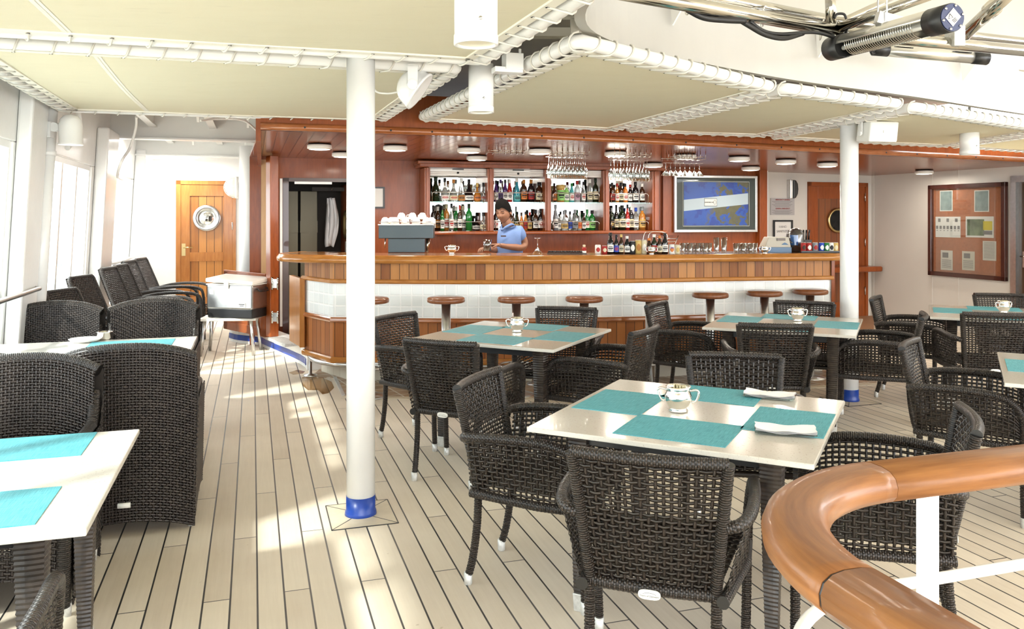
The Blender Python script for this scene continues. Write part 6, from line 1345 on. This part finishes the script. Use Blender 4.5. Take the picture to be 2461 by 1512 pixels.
# ------------------------------------------------------------------ reclining chairs along the windows
def make_recliner(label, loc, rz, group):
    t = thing('reclining_wicker_chair', label, 'chair', loc, rz, group)
    def bk(u, v):
        x = u*2-1; return Vector((x*(.22-.01*v-.02*max(0, v-.85)*6*abs(x)), -.22-.24*v, .40+.62*v-.015*abs(x)**3*v))
    m = MB(); m.weave(bk, 20, 34, .006, .0085, .002, .003); m.grid(lambda u, v: bk(u, v)+Vector((0, -.014, 0)), 8, 8); m.weave(lambda u, v: bk(u, v)+Vector((0, -.028, 0)), 20, 34, .006, .0085, .002, .003); obj('backrest', m, WICKB, t)
    m = MB(); m.tube([bk(0, 0)]+[bk(0, .5), bk(0, .97), bk(.06, 1), bk(.94, 1), bk(1, .97), bk(1, .5), bk(1, 0)], .018, 8, rib=.1, step=.012); obj('back_frame', m, WRAPB, t)
    m = MB(); m.weave(lambda u, v: Vector(((u*2-1)*.235, -.22+.50*v, .41+.02*v)), 20, 20, .006, .009, .002, .003); m.box((0, .03, .38), (.46, .5, .03)); obj('seat', m, WICKB, t)
    for s_ in (-1, 1):
        m = MB(); m.tube(spline([(s_*.24, -.32, .62), (s_*.27, -.15, .66), (s_*.28, .08, .675), (s_*.28, .27, .655), (s_*.275, .335, .58), (s_*.27, .345, .3), (s_*.27, .35, .01)], 5), .020, 8, rib=.1, step=.012); obj('armrest', m, WRAPB, t)
        m = MB(); m.tube([(s_*.24, -.24, .42), (s_*.245, -.34, .01)], .018, 8, rib=.1, step=.012); obj('leg', m, WRAPB, t)
        m = MB(); m.weave(lambda u, v: Vector((s_*.262, -.2+.52*u, .22+.18*v)), 18, 8, .006, .009, .002, .003); obj('side_rail', m, WICKB, t)
    return t
rc = [(8.55, 'nearest of the four reclining wicker chairs by the far windows'), (9.05, 'second nearest of the four reclining wicker chairs by the far windows'), (9.85, 'third of the four reclining wicker chairs by the far windows'), (10.45, 'farthest of the four reclining wicker chairs, close to the far white wall'),
      (7.25, 'reclining wicker chair standing alone before the second window, right one of the nearer pair'), (6.62, 'lower reclining wicker chair at the left of the nearer pair before the second window')]
C0 = None
for i, (y, lab) in enumerate(rc):
    x = {0: 268, 1: 297, 2: 318, 3: 345, 4: 196, 5: 140}[i]; X = (x-CX)/F*y; p = Vector((X, y, 0))+V*.40
    if C0 is None: C0 = make_recliner(lab, p, -1.5, 'reclining wicker chairs along the windows')
    else:
        q = dup(C0, p, -1.5-(.0 if i < 4 else .10*(i-3)), lab)
        if i == 5: q.scale = (1, 1, .93)
# ------------------------------------------------------------------ steel cooler on its stand
sc_ = thing('cooler_stand', 'small white-topped stand with four grey metal legs under the steel cooler', 'table', (-3.20, 9.30, 0), .10)
m = MB(); m.box((0, 0, .405), (.62, .42, .03)); obj('top', m, PLAS, sc_, bevel=.006)
for a, b in ((-1, -1), (1, -1), (1, 1), (-1, 1)): m = MB(); m.tube([(a*.25, b*.16, .40), (a*.29, b*.20, 0)], .019, 10); obj('leg', m, STEEL, sc_)
ck = thing('steel_cooler', 'stainless steel cool box with black base and half-open lid on the metal-legged stand', 'cool box', (-3.11, 9.28, .421), -.25)
m = MB(); m.box((0, 0, .055), (.565, .355, .11)); obj('base', m, BLACK, ck, bevel=.012)
m = MB(); m.box((0, 0, .235), (.58, .37, .27)); obj('body', m, STEEL, ck, bevel=.018)
m = MB(); m.box((0, 0, .375), (.585, .375, .012)); obj('rim', m, PLAS, ck)
ld = MB(); ld.box((0, 0, .02), (.60, .39, .045)); l_ = obj('lid', ld, PLAS, ck, bevel=.012); l_.location = (0, 0.0, .40); l_.rotation_euler = (math.radians(4), math.radians(3), 0)
m = MB(); m.box((-.03, -.196, .375), (.06, .012, .09)); obj('latch', m, PLAS, ck, bevel=.003)
for x_ in (.296,): m = MB(); m.tube(spline([(x_, -.10, .33), (x_+.03, -.08, .30), (x_+.03, .08, .30), (x_, .10, .33)], 4), .008, 8); obj('handle', m, BLACK, ck)
m = MB(); m.box((-.22, -.188, .29), (.05, .004, .05), 0); obj('diamond_emblem', m, PAPER, ck); m = MB(); m.box((.16, -.188, .15), (.09, .004, .045)); obj('maker_badge', m, PAPER, ck)
m = MB(); m.box((.16, -.1905, .158), (.07, .002, .008)); m.box((.16, -.1905, .143), (.05, .002, .006)); obj('badge_print', m, INK, ck)
text('60', .045, (.279, -.05, .05), (PI/2, 0, PI/2), PLAS, ck, bold=.001)
# ------------------------------------------------------------------ curved teak hand rail in the right foreground
ZR = 1.05
cor = Vector((.368, 1.529, 0)); Rr = .385; A_ = cor+V*Rr; B_ = cor-U*Rr; ctr = cor+V*Rr-U*Rr
arc = [ctr+(-V*math.sin(a)+U*math.cos(a))*Rr for a in [PI/2*q/20 for q in range(21)]]
prof = [(-.056, -.012), (-.050, .004), (-.036, .014), (-.015, .018), (.015, .018), (.036, .014), (.050, .004), (.056, -.012), (.054, -.030), (.044, -.042), (.025, -.046), (-.025, -.046), (-.044, -.042), (-.054, -.030)]
t = thing('hand_rail', 'thick varnished teak hand rail curving round the stair well in the right foreground', 'rail', cor)
def railpiece(path, nm):
    m = MB(); m.sweep([p-cor for p in path], [(o, ZR-.018+z) for o, z in prof[::-1]], smooth=True); return obj(nm, m, RAILW, t)
far = A_+V*1.9; near = B_-U*1.1
railpiece([A_+V*(.003+1.9*k/6) for k in range(7)], 'rail_straight'); railpiece(arc, 'rail_curve'); railpiece([B_-U*(.003+1.1*k/6) for k in range(7)], 'rail_straight')
for q in (A_, B_):
    m = MB(); d = V if q is A_ else U; m.sweep([q-cor-d*.002, q-cor+d*.005], [(o*.975, ZR-.018+(z+.014)*.96-.014) for o, z in prof[::-1]]); obj('joint_seam', m, SEAM, t)
def post(p, w_, d_, lab, ang):
    o = thing('rail_stanchion', lab, 'post', (p.x, p.y, 0), ang, 'white stanchions under the hand rail'); m = MB(); m.box((0, 0, .505), (w_, d_, 1.0)); obj('bar', m, WHITE2, o, bevel=.004); m = MB(); m.box((0, 0, .006), (.12, .09, .012)); obj('foot_plate', m, WHITE2, o)
p1 = A_+V*.13; post(p1, .055, .022, 'broad white stanchion under the far part of the teak hand rail', SA+.30)
p2 = B_-U*.04+V*.0; post(p2, .022, .055, 'white stanchion under the near part of the teak hand rail', SA+.30)
for z_, k in ((.80, 0), (.50, 1)):
    m = MB(); r = .011; m.tube([A_+V*1.8+Vector((0, 0, z_))]+[A_+V*.3+Vector((0, 0, z_))]+[p+Vector((0, 0, z_)) for p in arc]+[B_-U*.9+Vector((0, 0, z_))], .012, 10)
    tag(obj('rail_rod', m, WHITE2), 'white round rod following the teak hand rail, %s one' % ('upper' if k == 0 else 'lower'), 'rod', 'white rods under the hand rail')
# ------------------------------------------------------------------ quay buildings seen faintly through the side windows
for i, (x, y, w_, d_, h_, col, lab) in enumerate(((-34, 52, 10, 12, 16, (.55, .58, .62), 'pale grey waterfront building seen through the second window'), (-30, 34, 8, 8, 5, (.45, .30, .20), 'low brown quay building seen through the second window'))):
    t = thing('quay_building', lab, 'building', (x, y, -6)); m = MB(); m.box((0, 0, h_/2), (w_, d_, h_)); obj('walls', m, mat('quay_wall_%d' % i, col, .8), t)
    for k in range(int(h_/3)):
        m = MB(); m.box((0, -d_/2-.02, 2+3*k), (w_*.9, .1, 1.2)); m.box((w_/2+.02, 0, 2+3*k), (.1, d_*.9, 1.2)); obj('window_band', m, mat('quay_glass', (.10, .14, .18), .2), t)
# camera-independent order: nothing below changes the view
